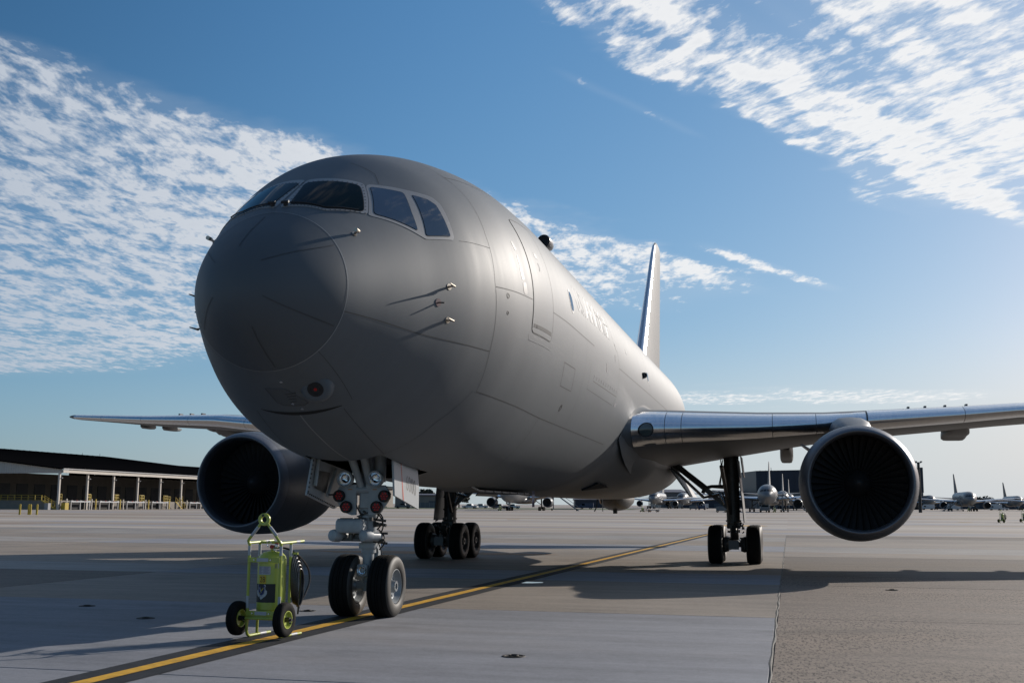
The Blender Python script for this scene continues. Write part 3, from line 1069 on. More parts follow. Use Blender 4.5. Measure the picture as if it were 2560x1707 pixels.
for sg in (1, -1):
    mir = lambda poly: [(s, t * sg) for s, t in poly]
    Fr = [(1.906, -4.4), (2.137, 26.6), (1.635, 45.0), (1.198, 29.8), (1.035, 3.1)]
    Fr[0], Fr[4] = (1.905, .35), (1.03, 1.5)
    Gl = [(1.785, 1.6), (2.036, 26.2), (1.612, 42.4), (1.247, 28.2), (1.125, 6.2)]
    fr = patch(rounded(mir(Fr), .10), .006, .07).build('windshield_frame', M['frame'], air)
    patch(rounded(mir(grow(Gl, .018)), .14), .009, .06, .006).build('gasket', M['gasket'], fr)
    patch(rounded(mir(Gl), .12), .012, .05, .006).build('windshield_pane', M['glass'], fr, smooth=60)
    # screws round the frame
    ring_ = resample(mir(grow(Gl, .052)), .085)
    sm = MB()
    for s, t in ring_:
        P, N = fpt(s, t), fnorm(s, t)
        sm.cyl(P + N * .005, P + N * .0085, .009, n=6)
    sm.build('frame_screws', M['seam'], fr, kind='stuff')
    fr2 = patch(rounded(mir(SIDE_F), .18), .005, .07).build('side_window_frame', M['frame'], air)
    for Gs in (SIDE_1, SIDE_2):
        patch(rounded(mir(grow(Gs, .012)), .12), .008, .06, .006).build('gasket', M['gasket'], fr2)
        patch(rounded(mir(Gs), .12), .011, .05, .006).build('side_pane', M['sideglass'], fr2, smooth=60)
    # wiper
    wp = MB()
    pth = []
    for k in range(12):
        t = (4.5 + 3.3 * k) * sg
        s = np.interp(abs(t), [4.5, 28, 42], [1.115, 1.232, 1.585])
        P, N = fpt(s, t), fnorm(s, t)
        pth.append(P + N * .03)
    wp.tube(pth, .010, 6)
    P, N = fpt(1.09, 4.5 * sg), fnorm(1.09, 4.5 * sg)
    wp.cyl(P, P + N * .06, .035, .022, n=10)
    wp.cyl(P + N * .05 + np.array([.05 * sg, 0, 0]), P + N * .05 - np.array([.05 * sg, 0, 0]), .022, n=8)
    wp.build('wiper', M['black'], air)

    # probes (pitot tubes, angle vane, temperature probe)
    for (s, t) in ((2.55, 87.6), (2.572, 100.8)):
        P, N = Vector(fpt(s, t * sg)), Vector(fnorm(s, t * sg))
        pm = MB()
        pm.cyl(P - N * .01, P + N * .005, .045, n=14)
        pm.loft([[P + N * h + Vector((0, x, 0)) * w_ + Vector((0, 0, z)) * .4 for x, z in ((-.5, 0), (0, .03), (.5, 0), (0, -.03))] for h, w_ in ((0, .13), (.085, .08))])
        pm.cyl(P + N * .085 + Vector((0, .05, 0)), P + N * .09 + Vector((0, -.18, .0)), .016, .008, n=10)
        pm.build('pitot_probe', M['bronze'], air)
    P, N = Vector(fpt(2.364, 94.1 * sg)), Vector(fnorm(2.364, 94.1 * sg))
    vm = MB()
    vm.cyl(P - N * .01, P + N * .006, .055, n=16)
    vo = vm.build('vane_plate', mat('vane_plate_paint', (.25, .14, .14), .4, var=.1), air)
    MB().loft([[P + N * h + Vector((0, x * w_ + dx_, z * .02)) for x, z in ((-.5, 0), (0, .5), (.5, 0), (0, -.5))] for h, w_, dx_ in ((0, .05, .0), (.10, .025, .045))]).build('angle_vane', M['black'], vo)
    P, N = Vector(fpt(1.236, 54.0 * sg)), Vector(fnorm(1.236, 54.0 * sg))
    tm = MB()
    tm.cyl(P - N * .01, P + N * .006, .035, n=12)
    tm.cyl(P, P + N * .07, .018, .016, n=8)
    tm.cyl(P + N * .07 + Vector((0, .05, 0)), P + N * .07 + Vector((0, -.05, 0)), .024, .028, n=10)
    tm.build('temperature_probe', M['bronze'], air)

# forward door, left side
DOOR = [(5.249, 55.4), (6.277, 55.4), (6.33, 65.3), (6.265, 77.8), (6.24, 90.0), (6.27, 100.2), (4.99, 99.6), (4.94, 89.3), (5.00, 78.4), (5.10, 66.7)]
DOOR = [(5.03, 55.4), (6.27, 55.4), (6.27, 100.2), (4.97, 99.6)]
dr = patch(rounded(DOOR, .10), .005, .10).build('entry_door', M['skin'], air)
rb = rounded(DOOR, .10)
ribbon(rb + [rb[0]], .016, .007, .08).build('door_joint', M['seam'], dr)
patch([(5.05, 96.6), (6.2, 97.0), (6.2, 98.2), (5.05, 97.8)], .008, .1, .003).build('door_sill', M['seam'], dr)
patch([(5.5, 68.8), (5.66, 69.2), (5.66, 71.2), (5.5, 70.8)], .008, .05, .003).build('door_window', M['lightgrey'], dr)
ribbon([(5.56, 73), (5.60, 74.5), (5.56, 76.3)], .02, .012, .03).build('door_handle', M['seam'], dr)
sill = ribbon([(4.90, 100.6), (4.92, 102.4), (6.34, 102.8), (6.34, 100.9)], .012, .006).build('step_plate', M['seamlight'], air)
# faded white scuffs ahead of the door
for po in ([(4.50, 83.3), (4.66, 83.0), (4.70, 87.4), (4.52, 87.6)], [(4.46, 77.5), (4.55, 77.2), (4.60, 82.0), (4.48, 82.4)], [(4.42, 67.5), (4.50, 67), (4.56, 70.5), (4.47, 71.0)], [(4.46, 73), (4.50, 72.5), (4.53, 77), (4.48, 77)]):
    patch(rounded(po, .3), .0035, .06, .002).build('scuff_mark', M['lightgrey'], air)
# oval window and static ports
for s0, s1, t0, t1, mm in ((8.03, 8.30, 74.4, 83.0, 'sideglass'), (19.55, 19.8, 78, 84, 'sideglass')):
    fr = patch(rounded([(s0 - .04, t0 - 1), (s1 + .04, t0 - 1), (s1 + .04, t1 + 1), (s0 - .04, t1 + 1)], .5), .004, .05).build('cabin_window_frame', M['frame'], air)
    patch(rounded([(s0, t0), (s1, t0), (s1, t1), (s0, t1)], .5), .008, .05, .004).build('cabin_pane', M[mm], fr)
for (s, t, r) in ((8.576, 119.5, .045), (3.918, 89.6, .028), (18.5, 83.4, .085), (3.93, 95.5, .02)):
    P, N = Vector(fpt(s, t)), Vector(fnorm(s, t))
    if r > .06:
        o = MB().lathe([(0, r), (.07, r * .95), (.11, r * .75), (.11, r * .5), (.08, r * .45), (.08, 0)], P, (N + Vector((0, -.8, 0))).normalized(), 16).build('side_camera', M['black'], air)
    else:
        MB().lathe([(-.01, r * 1.6), (.003, r * 1.6), (.004, r), (-.01, r * .9), (-.01, 0)], P, N, 14).build('drain_port', [M['gasket']], air)
for k in range(11):
    s = 10.76 + k * .309
    q = patch([(s - .018, 101.6), (s + .018, 101.6), (s + .018, 103.0), (s - .018, 103.0)], .003, .05, .002)
    q.build('hinge_mark', M['lightgrey'], air)
for po in ([(12.1, 92.9), (12.25, 92.9), (12.25, 97), (12.1, 97)], [(13.5, 79.3), (13.66, 79.3), (13.66, 82.5), (13.5, 82.5)], [(13.3, 86), (13.42, 86), (13.42, 89.5), (13.3, 89.5)], [(15.4, 76.5), (15.6, 76.5), (15.6, 79), (15.4, 79)], [(13.9, 107), (14.2, 107), (14.2, 109), (13.9, 109)]):
    patch(rounded(po, .3), .003, .06, .002).build('faded_mark', M['lightgrey'], air)
text_on('U.S. AIR FORCE', .74, lambda x, y: fpt(10.78 + x * .80, 75.0 - y / .0444) + fnorm(10.78 + x * .80, 75.0 - y / .0444) * .004, 'side_lettering', M['lightgrey'], air)
# roof turret and aerials
P, N = Vector(fpt(8.9, 44.5)), Vector(fnorm(8.9, 44.5))
tur = MB().lathe([(0, .125), (.03, .135), (.25, .135), (.45, .11), (.62, .06), (.68, .0)], P + N * .05, (0, 1, 0.0), 20).build('roof_turret', M['cargrey'], air)
MB().lathe([(-.004, .122), (-.012, .08), (-.006, .07), (-.006, .03), (-.014, .025), (-.014, 0)], P + N * .05, (0, 1, 0), 20).build('turret_window', M['gasket'], tur)
for s, hh in ((16.3, .33), (22.5, .28)):
    P, N = fpt(s, 0), fnorm(s, 0)
    MB().loft([[(x * .02, s - NOSE + q, P[2] + z) for x, q in ((0, a0), (1, .5 * (a0 + a1)), (0, a1), (-1, .5 * (a0 + a1)))] for z, a0, a1 in ((-.02, 0, .42), (hh, .22, .45))]).build('blade_aerial', M['skin'], air)
patch(rounded([(4.55, -1), (4.95, -1), (4.95, 5), (4.55, 5)], .2), .02, .08).build('roof_panel', M['wingskin'], air)

# ---- belly fairing
def se_ring(cx, a, cz, hw, hu, hd, n=36, ex=2.5):
    ring = []
    for i in range(n):
        t = 2 * math.pi * i / n
        c, s = math.cos(t), math.sin(t)
        x = cx + hw * math.copysign(abs(s) ** (2 / ex), s)
        z = cz + (hu if c > 0 else hd) * math.copysign(abs(c) ** (2 / ex), c)
        ring.append((x, a, z))
    return ring


rings = []
for a in np.linspace(9.2, 26.6, 60):
    # grows out of the lower fuselage: fuselage section blended into a boxier keel section
    bl_ = float(np.interp(a, [9.2, 12.0, 15.5, 22.0, 25.0, 26.6], [0, .22, 1, 1, .35, 0]))
    bl_ = bl_ * bl_ * (3 - 2 * bl_)
    thr = float(np.interp(a, [9.2, 12.4, 14, 24, 26.6], [176, 104, 96, 96, 150]))
    ring = []
    for i in range(61):
        th_ = 78 + (360 - 156) * i / 60
        d_ = 180 - abs(th_ - 180)
        base = fpt(a + NOSE, th_)
        nn = fnorm(a + NOSE, th_)
        t_ = R(th_)
        sx_, cx_ = math.sin(t_), -math.cos(t_)
        ex_ = 2 / 2.7
        hw_, zc_, zb_ = 2.84, 3.55, 1.955
        if cx_ > 0:
            tgt = np.array([hw_ * math.copysign(abs(sx_) ** ex_, sx_), a, zc_ - (zc_ - zb_) * abs(cx_) ** ex_])
        else:
            tgt = np.array([2.70 * sx_, a, zc_ + 1.6 * abs(cx_)])
        win = min(1, max(0, (d_ - thr) / 14.0)) if d_ < thr + 14 else 1.0
        win = win * win * (3 - 2 * win)
        p = base + nn * (-.03 + .045 * win) + (tgt - base) * bl_ * win
        ring.append(tuple(p))
    rings.append(ring)
bf = MB().loft(rings, closed=False, caps=False).build('belly_fairing', M['wingskin'], air, smooth=60)


patch([(16.30, 119.0), (16.62, 119.3), (16.62, 124.6), (16.36, 124.6)], .012, .05, .03).build('ram_air_inlet', M['dark'], bf)
ribbon([(16.30, 119.0), (16.36, 124.7), (16.64, 124.7)], .05, .02, .05).build('inlet_lip', M['white'], bf)  # white colour on this edge stands for sunlight catching the lip
# triangular exhaust opening on the keel, found on the fairing surface
def on_fairing(a, z):
    k = min(range(len(rings)), key=lambda i: abs(rings[i][0][1] - a))
    half = [p for p in rings[k] if p[0] > 0]
    p = min(half, key=lambda q: abs(q[2] - z) + (9 if q[2] > 3 else 0))
    return Vector(p)


tri = [on_fairing(a, z) + Vector((.04, -.02, -.03)) for a, z in ((12.75, 2.30), (12.85, 2.14), (13.5, 2.22))]
MB().add(tri + [p + Vector((-.25, .05, .2)) for p in tri], [(0, 1, 2), (3, 5, 4), (0, 3, 4, 1), (1, 4, 5, 2), (2, 5, 3, 0)]).build('exhaust_opening', M['dark'], bf, smooth=0)
# ventral boarding hatch plate hanging below the belly, and drain mast
vh = MB()
vh.loft([[(x, a, z) for x, z in ((-.32, zb), (.40, zb), (.40, zb + .035), (-.32, zb + .035))] for a, zb in ((4.4, 2.02), (5.0, 1.95), (9.4, 1.94))])
vho = vh.build('belly_plate', M['wingskin'], air)
for k in range(6):
    MB().box((.405, 5.4 + .7 * k, 1.962), (.012, .03, .05)).build('plate_rib', M['seam'], vho)
MB().loft([[(.62 + q * .06, 8.9 + a, z) for q, a in ((-.3, -.10), (.3, 0), (-.3, .12), (-.6, 0))] for a, z in ((0, 2.02), (.16, 1.66))]).build('drain_mast', M['carblue'], air)
# centreline drogue pod with orange band
pod = MB().loft([[(-.15 + .58 * r * math.cos(q * .3927), a, 1.99 + zc + .40 * r * math.sin(q * .3927)) for q in range(16)] for a, r, zc in ((25.6, .25, .06), (26.0, .75, .0), (26.6, 1.0, -.04), (27.4, 1.02, -.04), (28.4, .9, 0), (29.4, .55, .08), (30.2, .1, .2))]).build('drogue_pod', M['gearbrown'], air, smooth=60)
MB().loft([[(-.15 + .585 * r * math.cos(q * .3927), a, 1.952 + .405 * r * math.sin(q * .3927)) for q in range(5, 10)] for a, r in ((26.0, .80), (26.35, .97), (26.7, 1.02))], closed=False, caps=False).build('orange_band', M['orange'], pod, smooth=60)
MB().cyl((-.12, 26.5, 1.62), (-.12, 26.5, 1.44), .09, .08, n=10).build('pod_light', M['black'], pod)
MB().tube([(-.70, 25.9, 2.0), (-.74, 25.95, 1.7), (-.83, 26.0, 1.52)], .025, 6).build('pod_mast', M['black'], pod)
MB().cyl((-.48, 25.7, 2.0), (-.48, 25.75, 1.52), .018, n=6).build('static_wick', M['white'], pod)

# ---- wings
LE_L = [0.0, 2.5, 2.95, 5.5, 7.3, 8.25, 11.2, 13.0, 17.75, 21.0, 23.8]
LE_Z = [3.50, 3.60, 3.66, 3.79, 3.93, 4.05, 4.35, 4.56, 4.89, 5.16, 5.39]
TE_L = [0.0, 2.3, 4.74, 7.0, 9.9, 12.1, 14.0, 18.7, 23.8]
TE_Z = [2.85, 2.92, 3.33, 3.70, 4.04, 4.27, 4.49, 4.84, 5.36]


def wsec(l):
    le = 12.08 + .669 * (l - 2.5)
    if l < 2.9: le -= .25 * (2.9 - l)
    te = 22.2 if l < 8 else 22.2 + .399 * (l - 8)
    return le, te, float(np.interp(l, LE_L, LE_Z)), float(np.interp(l, TE_L, TE_Z)) + .05, float(np.interp(l, [0, 2.5, 8, 16, 23.8], [.145, .142, .118, .108, .10]))


def wpt(l, x, up, off=0.0):
    le, te, zl, zt, tc_ = wsec(l)
    c = te - le
    yt = 5 * tc_ * (.2969 * math.sqrt(x) - .1260 * x - .3516 * x * x + .2843 * x ** 3 - .1036 * x ** 4)
    cam_ = .014 * 4 * x * (1 - x)
    k = 1.0 if up else -.92
    e = 1e-3
    x2 = min(1, x + e)
    z = zl + (zt - zl) * x + (cam_ + k * yt) * c
    if off:
        nrm_ = (0, 0)
        yt2 = 5 * tc_ * (.2969 * math.sqrt(x2) - .1260 * x2 - .3516 * x2 * x2 + .2843 * x2 ** 3 - .1036 * x2 ** 4)
        z2 = zl + (zt - zl) * x2 + (.014 * 4 * x2 * (1 - x2) + k * yt2) * c
        tx, tz = c * (x2 - x), z2 - z
        L = math.hypot(tx, tz) or 1
        nx, nz = (-tz / L, tx / L) if up else (tz / L, -tx / L)
        return (l, le + x * c + nx * off, z + nz * off)
    return (l, le + x * c, z)


XU = [(.5 * (1 - math.cos(math.pi * i / 22))) for i in range(23)]


def wing_ring(l, sg):
    r = [wpt(l, x, True) for x in XU[::-1]] + [wpt(l, x, False) for x in XU[1:]]
    return [(p[0] * sg, p[1], p[2]) for p in r]


def slat(l0, l1, sg, xu=.115, xl=.055, off=.010):
    mb = MB()
    xs = [xu * (1 - q / 9) ** 2 for q in range(9)] + [0.0] + [xl * (q / 6) ** 2 for q in range(1, 7)]
    rings = []
    for k in range(7):
        l = l0 + (l1 - l0) * k / 6
        ring = []
        for i, x in enumerate(xs):
            up = i <= 9
            if x == 0:
                p = wpt(l, 0, True)
                p = (p[0], p[1] - off, p[2])
            else:
                p = wpt(l, x, up, off if 0 < i < len(xs) - 1 else .001)
            ring.append((p[0] * sg, p[1], p[2]))
        rings.append(ring)
    mb.loft(rings, closed=False, caps=False)
    return mb


lst = [1.2, 2.2, 2.6, 3.0, 3.6, 4.5, 5.5, 6.5, 7.3, 8.25, 9.5, 11.2, 13, 15, 17.75, 19.5, 21, 22.5, 23.3]
for sg in (1, -1):
    rings = [wing_ring(l, sg) for l in lst]
    # rounded tip
    base = wing_ring(23.3, sg)
    le, te, zl, zt, _t = wsec(23.3)
    for q, (dl, sh, th_) in enumerate(((.25, .96, .9), (.42, .88, .7), (.52, .72, .4), (.56, .5, .1))):
        mid_a = le + (te - le) * .55 + dl * .45
        zc = zl + (zt - zl) * .5 + dl * .1
        rings.append([((23.3 + dl) * sg, mid_a + (p[1] - (le + (te - le) * .55)) * sh, zc + (p[2] - (zl + (zt - zl) * .5)) * th_) for p in base])
    wing = MB().loft(rings).build('wing', M['wingskin'], air, smooth=45)
    for (l0, l1) in ((2.45, 3.22), (3.235, 3.62), (3.635, 5.9), (5.915, 7.05), (7.065, 8.42), (8.47, 11.25), (11.265, 14.6), (14.615, 17.8), (17.815, 20.9), (20.915, 23.25)):
        inner = l1 < 8.45
        slat(l0, l1, sg, .085 if inner else .13, .050 if inner else .085, .006 if inner else .014).build('leading_edge_slat', M['polish'], wing, smooth=60)
    # landing light lens in the root
    cx = 2.80
    ring_o, ring_i = [], []
    mb = MB()
    rr = []
    for k in range(3):
        sc = (1.0, .6, .0)[k]
        ring = []
        for q in range(18):
            an = 2 * math.pi * q / 18
            l = cx + .165 * sc * math.cos(an)
            v = .10 * sc * math.sin(an) - .012
            x = (abs(v) / 1.75) ** 2 * 2.2
            p = wpt(l, min(x, .05), v > 0, .016)
            ring.append((p[0] * sg, p[1] - .012, p[2]))
        rr.append(ring)
    mb.loft(rr, caps=False)
    ll = mb.build('landing_light', M['lens'], wing, smooth=60)
    MB().tube(rr[0], .014, 6, closed=True).build('light_rim', M['gasket'], ll)
    # flap track fairings (canoes) under the trailing edge
    for lf, wd, ln_, dp, a_off in ((6.25, .21, 3.0, .50, 0), (11.65, .40, 3.2, .36, 0) if sg > 0 else (14.6, .55, 3.4, .42, 0), (16.0, .16, 2.0, .22, 0), (18.8, .12, 1.6, .18, 0)):
        le, te, zl, zt, _t = wsec(lf)
        rg = []
        for k in range(9):
            t = k / 8
            a = te - ln_ * .62 + ln_ * t
            s_ = math.sin(math.pi * min(1, max(0, .06 + t * .94))) ** .45
            zt_ = zt + (.12 if t < .62 else .02) - .10 * max(0, t - .62)
            w_, h_ = max(.02, wd * s_), max(.03, dp * s_)
            rg.append([((lf + x * w_) * sg, a, zt_ - (.5 - z) * h_ - .02) for x, z in ((-.95, .5), (.95, .5), (1, .1), (1, -.30), (.8, -.47), (.5, -.5), (-.5, -.5), (-.8, -.47), (-1, -.30), (-1, .1))])
        MB().loft(rg).build('flap_fairing', M['wingskin'], wing, smooth=50)
    # small vortex generators and overwing fittings
    for lv in ((9.75, 10.25, 10.85, 11.5) if sg > 0 else (14.6, 15.3, 16.0)):
        p = wpt(lv, .24, True)
        MB().box((p[0] * sg, p[1], p[2] + .025), (.06, .25, .06)).build('wing_fitting', M['cargrey'], wing)
    # fuel vent / strut stubs near the left-hand tip
    for lv in (18.3, 19.7):
        p = wpt(lv, .72, False)
        MB().loft([[(p[0] * sg + x * .14 * s_, p[1] + a, p[2] - .06 + z * .09 * s_) for x, z in ((-1, 1), (1, 1), (.8, -1), (-.8, -1))] for a, s_ in ((-.5, .3), (-.25, 1), (.35, 1), (.6, .3))]).build('underwing_fairing', M['cargrey'], wing)
    # static dark line along the front spar seam (upper gap of slats)

    # ---- engine
    ex, ez, ea = 7.92 * sg, 2.29, 11.16
    ax_ = Vector((0, 1, -.012)).normalized()
    O = Vector((ex, ea, ez))
    outer = [(.30, 1.318), (.45, 1.345), (.8, 1.380), (1.3, 1.395), (2.0, 1.385), (2.7, 1.335), (3.4, 1.235), (3.9, 1.13), (4.25, 1.04), (4.27, 1.02), (4.0, 1.0), (3.6, .98), (3.6, .72)]
    eng = MB().lathe(outer, O, ax_, 64).build('engine', M['nacelle'], air, smooth=40)
    lip = [(.302, 1.322), (.22, 1.300), (.12, 1.268), (.05, 1.235), (.012, 1.208), (0, 1.185), (.012, 1.166), (.06, 1.142), (.14, 1.126), (.24, 1.118)]
    MB().lathe(lip, O, ax_, 64).build('inlet_lip', M['lip'], eng, smooth=60)
    MB().lathe([(.24, 1.118), (.5, 1.12), (.85, 1.15), (1.15, 1.18), (1.45, 1.18)], O, ax_, 64).build('inlet_liner', M['liner'], eng, smooth=60)
    MB().lathe([(1.40, 1.18), (1.42, .5), (1.42, 0)], O, ax_, 32).build('fan_back', M['dark'], eng)
    MB().lathe([(.72, 0), (.75, .06), (.85, .14), (1.0, .24), (1.2, .34), (1.3, .36)], O, ax_, 24).build('spinner', M['blade'], eng, smooth=60)
    # core and exhaust cone
    MB().lathe([(3.6, .80), (4.4, .78), (5.2, .66), (5.8, .52), (5.82, .48), (5.5, .46)], O, ax_, 32).build('core_cowl', M['nacelle'], eng)
    MB().lathe([(5.4, .36), (5.8, .33), (6.4, .12), (6.5, 0)], O, ax_, 24).build('exhaust_cone', M['gearbrown'], eng)
    bl = MB()
    rg = []
    for k in range(6):
        r = .32 + (1.165 - .32) * k / 5
        tw = R(28 + 34 * k / 5)
        cw = .075 + .045 * k / 5
        ring = []
        for (q, th_) in ((-1, 0), (-.3, .012), (.4, .010), (1, 0), (.4, -.006), (-.3, -.008)):
            u_ = q * cw
            ring.append((u_ * math.sin(tw) * 1.0 + th_ * math.cos(tw) + .03 * (k / 5) ** 2, u_ * math.cos(tw) - th_ * math.sin(tw), r))
        rg.append(ring)
    bm_ = bl.loft(rg).mesh('fan_blade', M['blade'], 50)
    for k in range(38):
        o = bpy.data.objects.new('fan_blade', bm_)
        COL.objects.link(o)
        o.parent = eng
        o.location = O + ax_ * 1.22
        o.rotation_euler = (0, 2 * math.pi * k / 38, 0)
    # pylon
    prg = []
    for a, w_, z0, z1 in ((12.3, .10, 3.45, 3.60), (12.8, .30, 3.40, 3.72), (13.6, .46, 3.3, 3.90), (14.6, .54, 3.2, 4.06), (15.6, .52, 3.2, 4.14), (16.6, .44, 3.2, 4.0), (18.5, .36, 3.15, 3.8), (20.5, .22, 3.3, 3.7), (22.0, .05, 3.5, 3.62)):
        c_, h_ = .5 * (z0 + z1), .5 * (z1 - z0)
        prg.append([(ex + w_ * x, a, c_ + h_ * z) for x, z in ((-1, -1), (-1, .3), (-.85, .7), (-.5, .94), (0, 1), (.5, .94), (.85, .7), (1, .3), (1, -1))])
    MB().loft(prg).build('pylon', M['nacelle'], eng, smooth=60)
    # inboard strake on the cowl
    an = R(52)
    nx, nz = -sg * math.sin(an), math.cos(an)
    q = [(1.75, 1.37), (2.3, 1.62), (2.95, 1.66), (3.05, 1.28)]
    pl_ = []
    for s_ in (-.012, .012):
        pl_ += [(ex + nx * r + nz * sg * s_, ea + a, ez + nz * r + nx * sg * s_ * 0 + s_) for a, r in q]
    MB().add(pl_, [(3, 2, 1, 0), (4, 5, 6, 7)] + [(i, (i + 1) % 4, 4 + (i + 1) % 4, 4 + i) for i in range(4)]).build('cowl_strake', M['lightgrey'], eng, smooth=0)
    ribs = [(.30, 1.320), (1.62, 1.3925), (3.35, 1.246)]
    for x, r in ribs:
        MB().lathe([(x - .006, r + .0015), (x + .006, r + .0015)], O, ax_, 64).build('cowl_joint', M['seam'], eng)
    # drain mast line under the nacelle

    # ---- tailplane
    tr = []
    for l, le, te, z, tk in ((.5, 37.2, 42.6, 5.0, .30), (2, 38.1, 42.8, 5.1, .25), (9.0, 43.2, 45.0, 5.72, .08), (9.3, 43.8, 45.0, 5.74, .03)):
        tr.append([(l * sg, le + (te - le) * x, z + tk * y) for x, y in ((0, 0), (.08, .55), (.3, 1), (.6, .8), (1, .05), (1, -.05), (.6, -.8), (.3, -1), (.08, -.55))])
    MB().loft(tr).build('tailplane', M['wingskin'], air, smooth=50)

# wing root fillet rings
for sg in (1, -1):
    rg = []
    for k in range(9):
        t = k / 8
        l = 2.18 + .62 * t
        s_ = (1 - t) ** 2.2
        le, te, zl, zt, _t = wsec(3.0)
        ring = []
        for q in range(20):
            an = 2 * math.pi * q / 20
            # flares from the wing root out over the fuselage side
            x = .5 - .5 * math.cos(an)
            up = q <= 10
            p = wpt(2.9, min(1, x * .5), up)
            n_a, n_z = -math.cos(an), math.sin(an)
            ring.append((l * sg, p[1] - .02 + n_a * .62 * s_ * (.9 if n_a < 0 else .1) - .24 * (2.9 - l), p[2] + n_z * .50 * s_))
        rg.append(ring)
    MB().loft(rg, caps=False).build('wing_root_fillet', M['wingskin'], air, smooth=60)

# ---- fin and rudder
def fin_ring(z, le, te, tk, x0=0.0, x1=1.0):
    c = te - le
    pts = []
    xs = [x0 + (x1 - x0) * (.5 * (1 - math.cos(math.pi * i / 12))) for i in range(13)]
    f_ = lambda x: 5 * tk * (.2969 * math.sqrt(x) - .1260 * x - .3516 * x * x + .2843 * x ** 3 - .1036 * x ** 4) * c
    return [(f_(x), le + x * c, z) for x in xs] + [(-f_(x), le + x * c, z) for x in xs[::-1][1:-1]]


FZ = [(6.6, 31.6, 41.2, .105), (8.3, 33.2, 41.45, .10), (11, 35.76, 41.85, .098), (14.3, 38.9, 42.4, .092), (14.8, 39.5, 42.45, .085), (15.05, 40.1, 42.4, .06), (15.13, 40.8, 42.2, .02)]
fin = MB().loft([fin_ring(z, le, te, tk) for z, le, te, tk in FZ]).build('fin', M['finpaint'], air, smooth=50)
rg = []
for z, le, te, tk in FZ[:5]:
    c = te - le
    f_ = lambda x: 5 * tk * (.2969 * math.sqrt(x) - .1260 * x - .3516 * x * x + .2843 * x ** 3 - .1036 * x ** 4) * c + .006
    xs = [.045 * (1 - q / 5) ** 2 for q in range(6)]
    rg.append([(f_(x), le + x * c - (.008 if x == 0 else 0), z) for x in xs] + [(-f_(x), le + x * c, z) for x in xs[::-1][1:]])
MB().loft(rg, closed=False, caps=False).build('fin_leading_edge', M['polish'], fin, smooth=60)

# ------------------------------------------------------------------ landing gear
def tyre_mesh(Rr, w):
    half = [(-.36, .53), (-.44, .56), (-.485, .64), (-.5, .74), (-.485, .84), (-.45, .905), (-.40, .945), (-.33, .975), (-.235, .994), (-.23, .972), (-.205, .972), (-.20, .996), (-.065, 1.0), (-.06, .976), (-.035, .976), (-.03, 1.0)]
    prof = half + [(-x, r) for x, r in half[::-1]]
    mb = MB()
    n = 56
    base = len(half)
    mb.lathe([(x * w, r * Rr) for x, r in prof], (0, 0, 0), (1, 0, 0), n)
    # sidewalls dusty, tread dark
    mi = []
    for i in range(len(prof) - 1):
        side = abs(.5 * (prof[i][0] + prof[i + 1][0])) > .40
        mi += [1 if side else 0] * n
    mb.mi = mi
    return mb.mesh('tyre', [M['rubber'], M['sidewall']], 50)


def rim_mesh(Rr, w, m=None):
    mb = MB()
    for sg in (1, -1):
        p = [(.40, .545), (.425, .545), (.43, .525), (.40, .51), (.33, .475), (.26, .445), (.22, .42), (.20, .36), (.19, .26), (.20, .22), (.25, .20), (.33, .185), (.40, .165), (.42, .15), (.42, .10), (.36, .095), (.36, 0)]
        mb.lathe([(x * w * sg, r * Rr) for x, r in p], (0, 0, 0), (1, 0, 0), 32)
        for k in range(10):
            an = 2 * math.pi * k / 10
            mb.cyl((.19 * w * sg, .32 * Rr * math.cos(an), .32 * Rr * math.sin(an)), (.225 * w * sg, .32 * Rr * math.cos(an), .32 * Rr * math.sin(an)), .018 * Rr / .5, n=6)
        for k in range(12):
            an = 2 * math.pi * k / 12
            mb.cyl((.40 * w * sg, .13 * Rr * math.cos(an), .13 * Rr * math.sin(an)), (.44 * w * sg, .13 * Rr * math.cos(an), .13 * Rr * math.sin(an)), .022 * Rr / .5, n=6)
    return mb.mesh('wheel_rim', m or M['rim'], 35)


NR = .47
nt_, nr_ = tyre_mesh(NR, .365), rim_mesh(NR, .365)
ng = MB()
ng.cyl((0, .02, .95), (0, -.02, 2.75), .115, .135, 20)            # outer cylinder
ng.cyl((0, -.02, 1.55), (0, -.02, 1.95), .15, .15, 20)
ng.cyl((0, 0, 1.02), (0, 0, 1.10), .145, .145, 20)
ng.cyl((0, 0, 1.12), (0, 0, 1.16), .13, .13, 20)
for z in (1.48, 1.54, 1.60):
    ng.cyl((0, 0, z), (0, 0, z + .03), .16, .16, 18)
ng.cyl((0, .01, .38), (0, .01, 1.04), .088, .088, 20)               # lower leg
ng.cyl((0, .01, .46), (0, .01, .74), .10, .10, 18)
ng.cyl((-.20, .0, .46), (.20, .0, .46), .075, .075, 16)             # axle beam
ng.cyl((-.42, .0, .46), (.42, .0, .46), .045, .045, 12)
# drag strut pair
for s in (-1, 1):
    ng.cyl((s * .075, -.14, 1.92), (s * .12 - .10, -.55, 2.7), .055, .07, 12)
ng.cyl((-.14, -.16, 1.90), (.16, -.16, 1.90), .06, n=14)
ng.cyl((-.22, -.05, 1.86), (.22, -.05, 1.86), .045, n=12)
ng.rbox((0, -.12, 1.74), (.20, .16, .26), .04)
ng.cyl((.07, -.18, 1.96), (.07, -.22, 1.96), .05, n=10)
ng.cyl((.20, -.1, 2.02), (.20, -.1, 2.6), .09, .10, 14)
nose = ng.build('nose_gear', M['white'], air)
